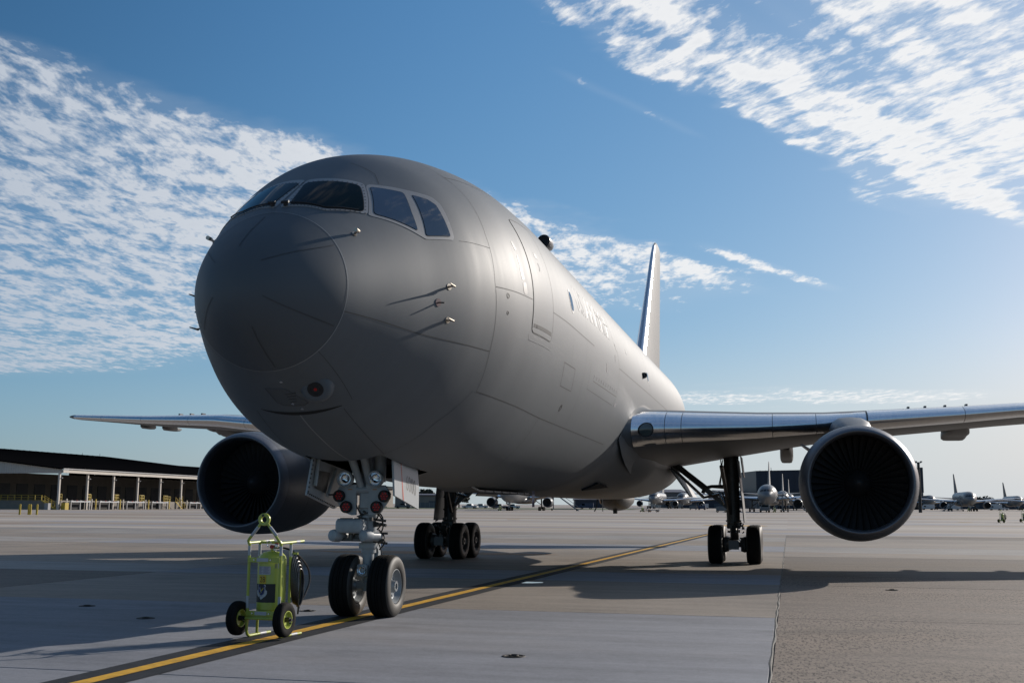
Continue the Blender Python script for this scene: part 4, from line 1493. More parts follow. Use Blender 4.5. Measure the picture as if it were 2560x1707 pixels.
# steering unit: box and two actuators
sb_ = MB()
sb_.rbox((-.185, -.26, 1.355), (.43, .26, .22), .05, 'x')
sb_.build('steering_box', M['white'], nose)
bt = MB()
bt.rbox((-.26, -.27, 1.47), (.15, .16, .012), .01)
bt.rbox((-.06, -.27, 1.47), (.10, .16, .012), .01)
bt.build('box_cover', M['black'], nose)
for x in (-.445, .05):
    MB().lathe([(0, 0), (.0, .06), (.015, .085), (.05, .095), (.16, .095), (.17, .075), (.34, .075), (.36, .06), (.40, .06)], (x, -.40, 1.215), (0.35, .93, -.05), 18).build('steering_actuator', M['white'], nose)
cl = MB()
cl.rbox((-.20, -.14, 1.15), (.52, .24, .05), .03)
cl.rbox((.0, -.10, 1.20), (.34, .26, .09), .04)
cl.cyl((-.19, -.25, 1.14), (-.19, -.25, 1.30), .04, n=10)
cl.build('steering_collar', M['gearbrown'], nose)
# dark clutter: valves, clamps and pipes round the collar
ck = MB()
rr = random.Random(4)
for k in range(26):
    a = rr.uniform(-2.6, -.4) if k % 3 else rr.uniform(0, 6.28)
    r0 = rr.uniform(.12, .19)
    z = rr.uniform(1.44, 1.66)
    c = Vector((r0 * math.cos(a), r0 * math.sin(a), z))
    if k % 2:
        ck.cyl(c, c + Vector((rr.uniform(-.07, .07), rr.uniform(-.05, .05), rr.uniform(-.05, .05))), rr.uniform(.012, .03), n=8)
    else:
        ck.box(c, (rr.uniform(.03, .08), rr.uniform(.03, .08), rr.uniform(.02, .06)))
for k in range(8):
    z = rr.uniform(1.12, 1.5)
    ck.cyl((.10, -.05, z), (.10 + rr.uniform(.1, .22), rr.uniform(-.12, .05), z + rr.uniform(-.04, .04)), rr.uniform(.012, .024), n=8)
ck.build('valve_cluster', M['gearbrown'], nose)
for k, (x0, y0, z0, x1, z1, bow) in enumerate(((.12, -.1, 1.62, .17, 1.30, .14), (.15, -.06, 1.56, .20, 1.22, .10), (.16, 0, 1.30, .18, 1.0, .12), (.10, -.12, 1.70, .14, 1.42, .10), (-.12, -.12, 1.95, -.07, 1.5, -.06), (.13, .05, 1.12, .10, .72, .10))):
    pth = []
    for q in range(11):
        t = q / 10
        pth.append((x0 + (x1 - x0) * t + bow * math.sin(math.pi * t), y0 - .06 * math.sin(math.pi * t), z0 + (z1 - z0) * t))
    MB().tube(pth, .011, 6).build('hydraulic_hose', M['hose'], nose)
# torque link behind the leg
tq = MB()
tq.loft([[(.10 + x, y, z) for x in (-.03, .03) for y in (y0, y1)][0:1] + [(.13, y0, z), (.13, y1, z), (.07, y1, z)] for z, y0, y1 in ((1.12, .02, .16), (.95, .10, .24), (.80, .02, .30), (.66, .02, .14))])
tq.build('torque_link', M['white'], nose)
# light brackets with the twin red pilot lamps
for sg in (1, -1):
    poly = [(.10, 1.98), (.10, 1.52), (.17, 1.515), (.30, 1.56), (.41, 1.72), (.45, 1.84), (.36, 1.97)]
    mb = MB()
    vs = [(x * sg - .035, y, z) for y in (-.215, -.175) for x, z in poly]
    n = len(poly)
    mb.add(vs, [tuple(range(n)), tuple(range(n, 2 * n))[::-1]] + [(i, (i + 1) % n, n + (i + 1) % n, n + i) for i in range(n)])
    br = mb.build('lamp_bracket', M['white'], nose, smooth=0)
    MB().box((.20 * sg - .035, -.218, 1.905), (.07, .004, .012)).build('warning_strip', M['orange'], nose)
    for x, z in (((.365, 1.805), (.245, 1.64))):
        px = x * sg - .035
        hs = MB()
        hs.lathe([(.02, .088), (-.06, .092), (-.075, .086), (-.062, .076), (-.05, .076), (-.05, 0)], (px, -.215, z), (0, 1, 0), 22)
        hs.build('pilot_lamp', M['black'], nose)
        dm = MB()
        for q in range(7):
            an = q * 1.0472
            rx, rz = (0, 0) if q == 6 else (.045 * math.cos(an), .045 * math.sin(an))
            dm.ball((px + rx, -.262, z + rz), .0215, 8, 6, (1, .5, 1))
        dm.build('red_lens', M['red'], nose)
    # taxi light
    px, z = (.245 * sg - .05), 2.065
    tl_ = MB().lathe([(.16, .05), (.08, .11), (-.02, .125), (-.05, .128), (-.065, .118), (-.055, .102), (-.03, .10)], (px, -.26, z), (0, 1, 0), 26).build('taxi_light', M['white'], nose)
    MB().lathe([(-.032, .10), (0.0, .095), (.035, .07), (.05, .03), (.045, .0)], (px, -.26, z), (0, 1, 0), 24).build('lamp_reflector', M['lamp'], nose)
    MB().cyl((px, -.24, z), (px, -.285, z), .018, .012, 10).build('lamp_bulb', M['steel'], nose)
    MB().cyl((px, -.20, z - .08), (px * .6, -.1, 1.9), .03, n=8).build('lamp_stalk', M['white'], nose)
    # wheel
    inst('tyre', nt_, nose, (.305 * sg, 0, NR - .012))
    inst('wheel_rim', nr_, nose, (.305 * sg, 0, NR - .012))
# turn-off light low on the leg
lo = MB()
lo.rbox((-.035, -.135, .69), (.175, .05, .185), .035, 'y')
lo.build('taxi_light', M['white'], nose)
MB().lathe([(-.005, .07), (-.03, .066), (.0, .05), (.02, .0)], (-.035, -.165, .69), (0, 1, 0), 20).build('lamp_reflector', M['lamp'], nose)
MB().tube([(-.035, -.15, .59), (-.02, -.18, .54), (.01, -.12, .5)], .006, 6).build('lamp_cable', M['white'], nose)

# gear doors
for sg, (polyo, nm) in ((1, ([(-.67, 2.37), (-.65, 1.81), (.45, 1.61), (.50, 1.95), (.48, 2.22), (.2, 2.27)], 'r')), (-1, ([(-.84, 2.36), (-.98, 1.81), (.12, 1.61), (.42, 1.70), (.45, 2.22)], 'l'))):
    x0 = .60 * sg
    mb = MB()
    n = len(polyo)
    vs = [(x0 + (.0 if z > 2.2 else .05 * sg * (2.3 - z)) + q * sg, a, z) for q in (-.015, .015) for a, z in polyo]
    mb.add(vs, [tuple(range(n)), tuple(range(n, 2 * n))[::-1]] + [(i, (i + 1) % n, n + (i + 1) % n, n + i) for i in range(n)])
    dr_ = mb.build('gear_door', M['doorwhite'], nose, smooth=0)
    if sg > 0:
        xo = lambda a, z: (x0 + (.0 if z > 2.2 else .05 * (2.3 - z)) + .0185, a, z)
        MB().add([xo(-.36, 2.31) , xo(-.33, 2.31), xo(-.25, 1.742), xo(-.30, 1.752)], [(0, 1, 2, 3)]).build('red_line', M['redpaint'], dr_, smooth=0)
        me = text_mesh('6000', .30)
        mb = MB()
        mb.add([xo(.10 + v.co.x * .80, 1.96 + v.co.y * 1.15 - .16 * (v.co.x)) for v in me.vertices], [tuple(p.vertices) for p in me.polygons])
        mb.build('door_number', M['stencil'], dr_, smooth=0)
    else:
        # inner face: stiffened edge, window-like recess, hinge arms, row of fasteners
        xi = lambda a, z, q=.03: (x0 + (.0 if z > 2.2 else -.05 * (2.3 - z)) + q, a, z)
        MB().add([xi(-.70, 2.18), xi(-.76, 1.92), xi(-.30, 1.84), xi(-.20, 2.16)], [(0, 1, 2, 3)]).build('door_recess', M['gearbrown'], dr_, smooth=0)
        MB().tube([xi(-.72, 2.34, .05), xi(-.80, 1.95, .06)], .030, 6).build('hinge_arm', M['white'], dr_)
        MB().tube([xi(-.05, 2.22, .05), xi(-.2, 1.98, .06), xi(-.34, 1.80, .07)], .030, 6).build('hinge_arm', M['white'], dr_)
        MB().tube([xi(-.34, 1.82, .08), (-.28, -.1, 1.84)], .014, 6).build('door_rod', M['black'], dr_)
        fb = MB()
        for k in range(16):
            t = k / 15
            fb.cyl(xi(-.96 + 1.04 * t, 1.835 - .19 * t, .018), xi(-.96 + 1.04 * t, 1.835 - .19 * t, .030), .013, n=6)
        for k in range(8):
            t = k / 7
            fb.cyl(xi(-.955 + .10 * t, 1.86 + .46 * t, .018), xi(-.955 + .10 * t, 1.86 + .46 * t, .030), .013, n=6)
        fb.build('door_fasteners', M['gearbrown'], dr_)

# main gear
MR = .584
mt_, mr_ = tyre_mesh(MR, .45), rim_mesh(MR, .45, mat('main_wheel_rim', (.13, .13, .135), .45, .4, var=.15, scale=9))
for sg in (1, -1):
    X = 4.65 * sg
    g_ = MB()
    g_.cyl((X - .06 * sg, 19.69, 1.15), (X - .10 * sg, 19.6, 3.6), .20, .24, 18)
    for z in (1.25, 1.55, 1.95, 2.3, 2.65):
        g_.cyl((X - .06 * sg, 19.68, z), (X - .06 * sg, 19.68, z + .05), .235, .235, 18)
    g_.cyl((X - .03 * sg, 19.69, .55), (X - .05 * sg, 19.69, 1.2), .13, .13, 16)
    g_.rbox((X - .05 * sg, 19.60, 1.12), (.42, .40, .16), .06)
    g_.rbox((X, 19.69, .58), (.26, 1.75, .26), .08, 'y')
    for a in (18.98, 20.40):
        g_.cyl((X - .62, a, .57), (X + .62, a, .57), .075, n=14)
    strut = g_.build('main_gear', M['gearbrown'], air)
    bs = MB()
    # folding side brace, drag brace, lock links
    bs.loft([[Vector(p) + Vector((0, y, z)) for y, z in ((-w_, -h_), (w_, -h_), (w_, h_), (-w_, h_))] for p, w_, h_ in (((X - .22 * sg, 19.5, 1.70), .07, .09), ((3.05 * sg, 19.4, 2.84), .08, .12), ((2.75 * sg, 19.4, 3.05), .08, .12))])
    bs.build('side_brace', M['gearbrown'], strut)
    MB().tube([(X - .25 * sg, 19.5, 2.32), (3.95 * sg, 19.45, 2.33), (3.74 * sg, 19.42, 2.27), (3.68 * sg, 19.4, 2.12)], [.07, .05, .07, .06], 8).build('lock_link', M['gearbrown'], strut)
    MB().tube([(3.78 * sg, 19.42, 2.27), (2.85 * sg, 19.35, 3.0)], .085, 8).build('side_brace', M['gearbrown'], strut)
    MB().tube([(X - .15 * sg, 19.5, 1.5), (X - .3 * sg, 17.9, 2.9)], .06, 8).build('drag_brace', M['gearbrown'], strut)
    for k, (xa, xb, b) in enumerate(((.34, .42, .05), (.40, .47, -.03), (.28, .30, .04))):
        MB().tube([(X - xa * sg, 19.4, 3.15), (X - (xa + b) * sg, 19.36, 2.8), (X - xb * sg, 19.4, 2.36)], .018, 6).build('hydraulic_hose', M['hose'], strut)
    MB().tube([(X - .30 * sg, 19.4, 1.78), (X - .50 * sg, 19.42, 2.18)], .045, 8).build('actuator_rod', M['steel'], strut)
    MB().tube([(X - .22 * sg, 19.35, 1.76), (X - .38 * sg, 19.4, 2.14)], .03, 8).build('actuator_rod', M['gearbrown'], strut)
    # torsion links and brake blocks
    tl2 = MB()
    tl2.loft([[(X + x, a + y, z) for x, y in ((-.10, -.05), (.10, -.05), (.10, .05), (-.10, .05))] for z, a in ((1.15, 19.40), (.92, 19.12), (.62, 19.40))])
    tl2.build('torque_link', M['gearbrown'], strut)
    for a in (18.98, 20.40):
        for s2 in (-1, 1):
            inst('tyre', mt_, strut, (X + .57 * s2, a, MR - .015))
            inst('wheel_rim', mr_, strut, (X + .57 * s2, a, MR - .015))
            MB().lathe([(0, .10), (0, .20), (.12, .24), (.18, .20)], (X + .18 * s2, a, .57), (s2, 0, 0), 14).build('brake_unit', M['gearbrown'], strut)
    ck = MB()
    for k in range(30):
        c = Vector((X + rr.uniform(-.26, .26), 19.4 + rr.uniform(-.6, .2), rr.uniform(.42, 1.3)))
        if k % 2:
            ck.cyl(c, c + Vector((rr.uniform(-.1, .1), rr.uniform(-.06, .06), rr.uniform(-.1, .1))), rr.uniform(.012, .04), n=6)
        else:
            ck.box(c, (rr.uniform(.03, .12), rr.uniform(.04, .1), rr.uniform(.03, .09)))
    ck.build('brake_pipes', M['gearbrown'], strut)
    MB().box((X - .02 * sg, 18.62, .57), (.30, .12, .26)).build('jacking_pad', M['cargrey'], strut)
    # strut door and hinged fairing
    dm = MB()
    dm.loft([[(X + (xo) * sg + q * sg, a, z) for q, a in ((0, 19.0), (.03, 19.0), (.03, 20.6), (0, 20.6))] for z, xo in ((3.15, .10), (1.9, .22), (1.23, .27))])
    dm.build('strut_door', M['wingskin'], strut)
    dm = MB()
    dm.loft([[(X + xo * sg + q * sg, a, z) for q, a in ((0, 19.2), (.03, 19.2), (.03, 20.4), (0, 20.4))] for z, xo in ((3.25, .20), (2.62, .27))])
    dm.build('strut_door', M['wingskin'], strut)
    dm = MB()
    dm.loft([[(xx * sg + q * sg, a, z) for q, a in ((0, 18.4), (.04, 18.4), (.04, 21.0), (0, 21.0))] for z, xx in ((2.85, 2.75), (2.0, 3.35))])
    dm.build('body_door', M['wingskin'], strut)
    MB().tube([(2.8 * sg, 18.6, 2.9), (3.75 * sg, 18.8, 1.98), (4.2 * sg, 19.0, 2.08)], .05, 6).build('door_rod', M['steel'], strut)

# ------------------------------------------------------------------ wheeled fire extinguisher
def arc_path(pts, r, k=5):
    """polyline with rounded corners"""
    P = [Vector(p) for p in pts]
    out = [P[0]]
    for i in range(1, len(P) - 1):
        a = P[i] + (P[i - 1] - P[i]).normalized() * min(r, (P[i - 1] - P[i]).length * .45)
        c = P[i] + (P[i + 1] - P[i]).normalized() * min(r, (P[i + 1] - P[i]).length * .45)
        for q in range(k + 1):
            t = q / k
            out.append(a * (1 - t) ** 2 + P[i] * 2 * t * (1 - t) + c * t * t)
    out.append(P[-1])
    return out


ETYRE = MB().lathe([(-.045, .115), (-.06, .14), (-.064, .175), (-.058, .205), (-.045, .220), (-.03, .226), (-.025, .219), (-.02, .227), (-.003, .228), (0, .221), (.003, .228), (.02, .227), (.025, .219), (.03, .226), (.045, .220), (.058, .205), (.064, .175), (.06, .14), (.045, .115)], (0, 0, 0), (1, 0, 0), 40).mesh('tyre', M['rubber'], 50)
_e = MB()
for s_ in (1, -1):
    _e.lathe([(.05 * s_, .118), (.056 * s_, .118), (.056 * s_, .108), (.03 * s_, .095), (.014 * s_, .09), (.010 * s_, .04), (.02 * s_, .035)], (0, 0, 0), (1, 0, 0), 28)
ERIM = _e.mesh('wheel_rim', M['lime'], 40)
_e = MB()
_e.cyl((-.085, 0, 0), (.085, 0, 0), .034, n=14)
_e.cyl((-.11, 0, 0), (.11, 0, 0), .018, n=10)
_e.cyl((.04, .06, -.05), (.075, .068, -.057), .006, n=6)
EHUB = _e.mesh('wheel_hub', M['black'], 40)


def tankpt(x, z, off=.003, yc=.20, r=.187):
    """point on the cylinder front: x measured round the surface"""
    an = x / r
    return ((r + off) * math.sin(an), yc - (r + off) * math.cos(an), z)


def tank_patch(x0, x1, z0, z1, name, m, parent, off=.003):
    mb = MB()
    n = 10
    vs = [tankpt(x0 + (x1 - x0) * i / n, z, off) for z in (z0, z1) for i in range(n + 1)]
    mb.add(vs, [(i, i + 1, n + 2 + i, n + 1 + i) for i in range(n)])
    return mb.build(name, m, parent, smooth=40)


def extinguisher(x, y, rz, label, group=None, tilt=0.0):
    e = empty('fire_extinguisher', (x, y, gz(y)), rz, label=label, cat='fire extinguisher', group=group)
    fr = MB()
    r = .019
    for s in (-1, 1):
        fr.tube(arc_path([(.23 * s, .62, .025), (.23 * s, .30, .030), (.23 * s, -.0, .030), (.23 * s, .0, 1.255)], .09), r, 10)
        fr.tube([(.23 * s, .27, .03), (.23 * s, .27, 1.26)], r, 10)
        fr.tube([(.23 * s, -.03, 1.265), (.23 * s, .30, 1.272), (.23 * s, .62, 1.28)], r, 10)
    fr.tube([(-.23, .0, .285), (.23, 0, .285)], .020, 10)
    fr.tube([(-.23, .27, 1.265), (.23, .27, 1.265)], .018, 8)
    frame = fr.build('frame', M['lime'], e)
    af = MB()
    af.tube(arc_path([(-.23, .02, 1.265), (-.245, -.03, 1.29), (-.05, -.05, 1.525)], .05), r, 10)
    af.tube(arc_path([(.23, .02, 1.265), (.225, -.03, 1.28), (.05, -.05, 1.525)], .05), r, 10)
    af.build('tow_arm', M['lime'], e)
    ring = MB()
    prof = [(-.018, .042), (-.020, .05), (-.020, .078), (-.014, .084), (.014, .084), (.020, .078), (.020, .05), (.018, .042), (-.018, .042)]
    ring.lathe(prof, (0, -.05, 1.58), (0, 1, 0), 28)
    rg_ = ring.build('tow_ring', M['lime'], e)
    MB().cyl((-.012, -.072, 1.635), (-.012, -.069, 1.635), .017, n=10).build('ring_stain', M['black'], rg_)
    for z0 in (1.04, .335):
        pl = MB()
        pl.rbox((0, -.028, z0), (.47, .012, .066), .006, 'y')
        p_ = pl.build('clamp_plate', M['lime'], e)
        MB().box((-.015, -.0365, z0 + .002), (.17, .004, .046)).build('tape_strip', M['tape'], p_)
        for s in (-.125, .115):
            MB().cyl((s - .012, -.033, z0), (s - .012, -.044, z0), .014, .011, 8).build('bolt', M['steel'], p_)
    tk = MB()
    tk.lathe([(.29, 0), (.29, .165), (.30, .172), (.375, .174), (.38, .187), (1.02, .187), (1.05, .183), (1.09, .168), (1.125, .135), (1.145, .09), (1.155, .05), (1.16, .03), (1.18, .03), (1.18, 0)], (0, .20, 0), (0, 0, 1), 40)
    tank = tk.build('tank', M['lime'], e, smooth=45)
    tank_patch(-.105, .075, .845, .955, 'instruction_label', M['label'], tank)
    for k in range(8):
        for c0, c1 in ((-.095, -.035), (-.022, .065)):
            tank_patch(c0, c1 - .012 * (k % 3), .945 - k * .0125, .950 - k * .0125, 'label_text', M['print'], tank, .0036)
    for k in range(5):
        tank_patch(.13, .155, .93 + k * .013, .938 + k * .013, 'label_text', M['print'], tank)
        tank_patch(.165, .20, .93 + k * .013, .939 + k * .013, 'label_text', M['label'], tank)
    pn = tank_patch(-.085, .02, .725, .835, 'number_plate', M['amber'], tank)
    text_on('28', .105, lambda px, pz: tankpt(-.032 + px * .85, .775 + pz, .005), 'plate_number', M['black'], pn)
    tank_patch(-.055, -.01, .822, .828, 'plate_text', M['print'], pn, .0045)
    bp = tank_patch(-.165, .145, .475, .722, 'backing_panel', M['black'], tank)
    # wing emblem: white scroll and rim, blue shield, yellow bolt, silver figure
    def emb(poly, name, m, off, parent, cx=-.045, cz=.625, k=.0016):
        mb = MB()
        mb.add([tankpt(cx + px * k, cz + pz * k, off) for px, pz in poly], [tuple(range(len(poly)))])
        return mb.build(name, m, parent, smooth=0)
    eb = emb([(-32, 56), (32, 56), (42, 48), (36, 30), (40, 10), (34, -16), (18, -34), (0, -44), (-18, -34), (-34, -16), (-40, 10), (-36, 30), (-42, 48)], 'wing_emblem', M['tape'], .0055, bp)
    for s in (-1, 1):
        emb([(40 * s, 10), (54 * s, 2), (52 * s, -22), (40 * s, -40), (0, -70), (0, -46), (18 * s, -36), (34 * s, -18)], 'emblem_scroll', M['tape'], .0053, eb)
    emb([(-28, 50), (28, 50), (35, 45), (30, 30), (33, 10), (27, -14), (14, -28), (0, -37), (-14, -28), (-27, -14), (-33, 10), (-30, 30), (-35, 45)], 'emblem_shield', M['blue'], .0066, eb)
    emb([(-2, 6), (24, 34), (22, 22), (14, 8), (4, 0), (-6, -6)], 'emblem_wing', M['gold'], .0076, eb)
    emb([(-20, -22), (-14, -10), (-8, -14), (-6, -22), (-12, -16)], 'emblem_mark', M['gold'], .0076, eb)
    emb([(-22, 34), (-16, 20), (-12, 8), (2, -14), (8, -10), (-4, 8), (-8, 24), (-12, 38), (-14, 26)], 'emblem_figure', M['silver'], .0078, eb)
    # valve
    vv = MB()
    vv.cyl((.03, .20, 1.16), (.03, .20, 1.215), .022, n=12)
    vv.cyl((.0, .18, 1.20), (.09, .18, 1.20), .018, n=10)
    vv.cyl((.03, .14, 1.215), (.03, .26, 1.215), .015, n=10)
    vv.rbox((.075, .17, 1.225), (.05, .05, .045), .01)
    va = vv.build('valve', M['steel'], e)
    MB().cyl((.02, .15, 1.21), (.02, .125, 1.21), .026, n=14).build('pressure_gauge', M['redcap'], va)
    MB().tube([(-.02 + .028 * math.cos(q * .45), .13, 1.25 + .04 * math.sin(q * .45)) for q in range(11)], .006, 6).build('pull_ring', M['steel'], va)
    MB().rbox((.075, .165, 1.255), (.05, .02, .016), .006).build('lever', M['redcap'], va)
    # tape bands on the tubes
    def band(p0, p1, nm='tape_band', rr_=.0205):
        MB().cyl(p0, p1, rr_, n=12).build(nm, M['tape'], frame)
    for s in (-1, 1):
        band((.23 * s, 0, 1.10), (.23 * s, 0, 1.225))
        band((.23 * s, .27, 1.08), (.23 * s, .27, 1.235))
        band((.23 * s, 0, .40), (.23 * s, 0, .56))
        a_, b_ = Vector((.225 * s, -.033, 1.31)), Vector((.05 * s, -.05, 1.525))
        band(a_ + (b_ - a_) * .25, a_ + (b_ - a_) * .80)
        band((.23 * s, .40, 1.2745), (.23 * s, .50, 1.277))
        band((.23 * s, .34, .0285), (.23 * s, .50, .0275))
    # wheels
    for s in (-1, 1):
        w = (.335 * s, -.05, .268)
        inst('tyre', ETYRE, e, w)
        inst('wheel_rim', ERIM, e, w)
        inst('wheel_hub', EHUB, e, w)
    MB().cyl((-.33, -.05, .268), (.33, -.05, .268), .016, n=10).build('axle', M['lime'], e)
    # hose coil hung on the right side
    for k in range(5):
        rx, rz_ = .13 - .012 * k, .33 - .02 * k
        xx = .265 + .017 * k
        MB().tube([(xx + .008 * math.sin(q * .6), .36 + rx * math.cos(q * .2618), .78 - .03 * k + rz_ * math.sin(q * .2618)) for q in range(24)], .0135, 7, closed=True).build('hose', M['hose'], e)
    MB().tube(arc_path([(.06, .2, 1.20), (.20, .24, 1.19), (.30, .36, 1.10), (.33, .60, .92), (.33, .66, .72), (.31, .50, .50), (.28, .40, .40)], .12), .0135, 7).build('hose', M['hose'], e)
    MB().tube(arc_path([(.31, .42, 1.0), (.315, .42, .6), (.31, .40, .42)], .1), [.014] * 8, 7).build('hose', M['hose'], e)
    MB().cyl((.305, .40, .42), (.30, .385, .30), .017, .012, 8).build('hose_nozzle', M['black'], e)
    MB().box((.27, .30, 1.12), (.10, .02, .03)).build('hose_hook', M['lime'], e)
    return e


EXT = extinguisher(-3.11, 14.62, -R(17), 'lime green wheeled fire extinguisher number 28 standing beside the nose wheels')
EXT.scale = (.97, .97, .935)

# ------------------------------------------------------------------ parked tankers in the distance
def small_tanker():
    root = empty('parked_tanker')
    th = list(np.linspace(-180, 180, 37)[:-1])
    sv2 = list(np.linspace(.0, math.sqrt(8), 16) ** 2) + [12, 18, 24, 28, 32, 36, 40, 44, 47.3]
    f = fuselage_mesh(MB(), sv2, th)
    en = fpt(47.3, np.array(th))
    f.add(en, [tuple(range(len(en)))])
    f.build('fuselage', M['airliner'], root, smooth=60)
    for sg in (1, -1):
        mir = lambda p: [(s, t * sg) for s, t in p]
        patch(mir([(1.785, 1.6), (2.036, 26.2), (1.612, 42.4), (1.247, 28.2), (1.125, 6.2)]), .02, .3).build('windshield', M['gasket'], root)
        patch(mir(SIDE_1), .02, .3).build('side_pane', M['gasket'], root)
        patch(mir(SIDE_2), .02, .3).build('side_pane', M['gasket'], root)
    MB().loft([se_ring(0, a, 2.9, w_, .9, h_, 20) for a, w_, h_ in ((9, 1.6, .7), (12, 2.5, 1.0), (16, 2.85, 1.1), (21, 2.85, 1.1), (25, 2.0, .8))]).build('belly_fairing', M['airliner'], root, smooth=60)
    tyre = MB().lathe([(-.22, .3), (-.22, .5), (-.15, .584), (.15, .584), (.22, .5), (.22, .3), (-.22, .3)], (0, 0, 0), (1, 0, 0), 16).mesh('tyre', M['rubber'], 40)
    for sg in (1, -1):
        def ring(l):
            r = [wpt(l, x, True) for x in XU[::-2]] + [wpt(l, x, False) for x in XU[2::2]]
            return [(p[0] * sg, p[1], p[2]) for p in r]
        w_ = MB().loft([ring(l) for l in (1.2, 2.9, 5.5, 8, 13, 18, 22.5, 23.6)]).build('wing', M['airliner'], root, smooth=45)
        slat(2.9, 23.2, sg, .11, .06, .02).build('leading_edge', M['polish'], w_, smooth=60)
        e = MB().lathe([(.24, 1.11), (.06, 1.14), (0, 1.185), (.05, 1.235), (.3, 1.32), (.8, 1.38), (1.6, 1.39), (3.0, 1.29), (4.25, 1.04), (4.1, .7), (5.8, .5), (6.4, .1)], (7.92 * sg, 11.16, 2.29), (0, 1, 0), 28).build('engine', M['airliner'], root, smooth=50)
        MB().lathe([(.24, 1.11), (.9, 1.15), (1.1, .3), (.75, 0)], (7.92 * sg, 11.16, 2.29), (0, 1, 0), 24).build('engine_intake', M['dark'], e)
        MB().loft([[(7.92 * sg + w2 * x, a, z) for x, z in ((-1, z0), (1, z0), (1, z1), (-1, z1))] for a, w2, z0, z1 in ((12.3, .1, 3.4, 3.6), (14.5, .5, 3.2, 4.05), (18, .4, 3.2, 3.9))]).build('pylon', M['airliner'], e)
        MB().loft([[(l * sg, le + (te - le) * x, z + tk * y) for x, y in ((0, 0), (.3, 1), (1, 0), (.3, -1))] for l, le, te, z, tk in ((.5, 37.2, 42.6, 5.0, .3), (9.3, 43.6, 45.0, 5.74, .05))]).build('tailplane', M['airliner'], root, smooth=50)
        g = MB().cyl((4.65 * sg, 19.69, .55), (4.55 * sg, 19.6, 3.4), .2, n=10)
        g.cyl((4.5 * sg, 19.6, 1.7), (2.8 * sg, 19.4, 2.9), .1, n=8)
        g = g.build('main_gear', M['gearbrown'], root)
        for a in (18.98, 20.4):
            for s2 in (-1, 1):
                inst('tyre', tyre, g, (4.65 * sg + .57 * s2, a, .57))
    MB().loft([fin_ring(z, le, te, tk) for z, le, te, tk in FZ]).build('fin', M['finpaint'], root, smooth=50)
    ngs = MB().cyl((0, 0, .4), (0, 0, 2.6), .13, n=10)
    ngs.box((0, -.2, 1.75), (.9, .15, .5))
    ngs = ngs.build('nose_gear', M['white'], root)
    for s2 in (-1, 1):
        inst('tyre', tyre, ngs, (.305 * s2, 0, .46)).scale = (.8, .8, .8)
        MB().loft([[(.6 * s2 + q, a, z) for q in (-.02, .02) for z in ((2.3, 1.7) if q < 0 else (1.7, 2.3))] for a in (-.9, .5)]).build('gear_door', M['doorwhite'], ngs)
    return root


proto = small_tanker()
spots = [
    (1921, 304, 'grey tanker parked nose-on under the near wing with airstairs beside it'),
    (1959, 440, 'grey tanker whose tail stands just right of the nose-on tanker fin'),
    (1975, 545, 'grey tanker in line with the hangar, third fin in the receding row'),
    (1990, 650, 'grey tanker with the smallest fin of the receding row before the dark hangar'),
    (2428, 430, 'grey tanker parked in the open to the right of the near engine'),
    (2330, 585, 'grey tanker half hidden behind the right rim of the near engine'),
    (2549, 590, 'grey tanker cropped by the right picture edge, behind the open one'),
    (2640, 470, 'tanker outside the right edge of the picture with only its fin tip showing'),
    (1275, 304, 'grey tanker seen beneath the big belly between the near gear legs'),
    (1638, 500, 'grey tanker seen below the wing root, left one of a pair'),
    (1708, 530, 'grey tanker seen below the wing root, right one of a pair beside the strut'),
]
for i, (px, y, lab) in enumerate(spots):
    o = proto if i == 0 else copy_tree(proto)
    o.location = ((px - 1280) / 2839.4 * (y * .99), y, gz(y))
    o.rotation_euler = (0, 0, -YAW)
    tag(o, lab, 'airplane', 'tankers parked across the apron')

# ------------------------------------------------------------------ cargo terminal, left
BX, BY = l2w(-148.5, 203.0)
TZ = gz(BY)
term = empty('cargo_terminal', (BX, BY, TZ), -YAW, label='long cargo terminal with dark roof, cream fascia and open loading bays', cat='building')
# local axes: x = away from the terminal front (negative = into the building), y = along its front
LEN = 132.0
WR = 75.0
zz0, slope = 8.75, .1155
roof = MB()
pr = [(.6, zz0 - .02), (.6, zz0 + .28), (-WR, zz0 + .28 + slope * WR), (-2 * WR, zz0 + .28), (-2 * WR, zz0 - .02), (-WR, zz0 - .02 + slope * WR)]
roof.loft([[(x, y, z) for x, z in pr] for y in (-.7, LEN)])
rf = roof.build('roof', M['roof'], term, smooth=0)
rib = MB().box((-WR / 2, 0, .03), (WR * 1.0, .10, .06), Matrix.Rotation(math.atan(slope), 3, 'Y')).mesh('roof_rib', M['roof'], 0)
for k in range(44):
    inst('roof_rib', rib, rf, (0, 3 * k, zz0 + .28 + slope * WR / 2))
fa_ = MB()
fa_.box((.56, LEN / 2 + .1, 8.33), (.35, LEN - .2, .62))
fs_ = fa_.build('fascia', M['fascia'], term)
gut = MB()
gut.box((.84, LEN / 2, 8.85), (.18, LEN, .24))
gut.build('gutter', M['steelpost'], term)
gb = MB()
gb.add([(.35, .0, 7.9), (.35, .0, 8.75), (-WR, .0, 8.75 + slope * WR - .05), (-WR, .0, 7.9), (.35, .25, 7.9), (.35, .25, 8.75), (-WR, .25, 8.75 + slope * WR - .05), (-WR, .25, 7.9)],
       [(0, 3, 2, 1), (4, 5, 6, 7), (0, 1, 5, 4), (1, 2, 6, 5), (2, 3, 7, 6), (3, 0, 4, 7)])
gbo = gb.build('gable_wall', M['cladding'], term, smooth=0)
crib = MB().box((0, -.02, 0), (.05, .05, 1)).mesh('cladding_rib', M['cladding'], 0)
for k in range(60):
    x = -.3 - k * .6
    h = .8 + slope * (-x)
    o = inst('cladding_rib', crib, gbo, (x, 0, 7.9 + h / 2))
    o.scale = (1, 1, h)
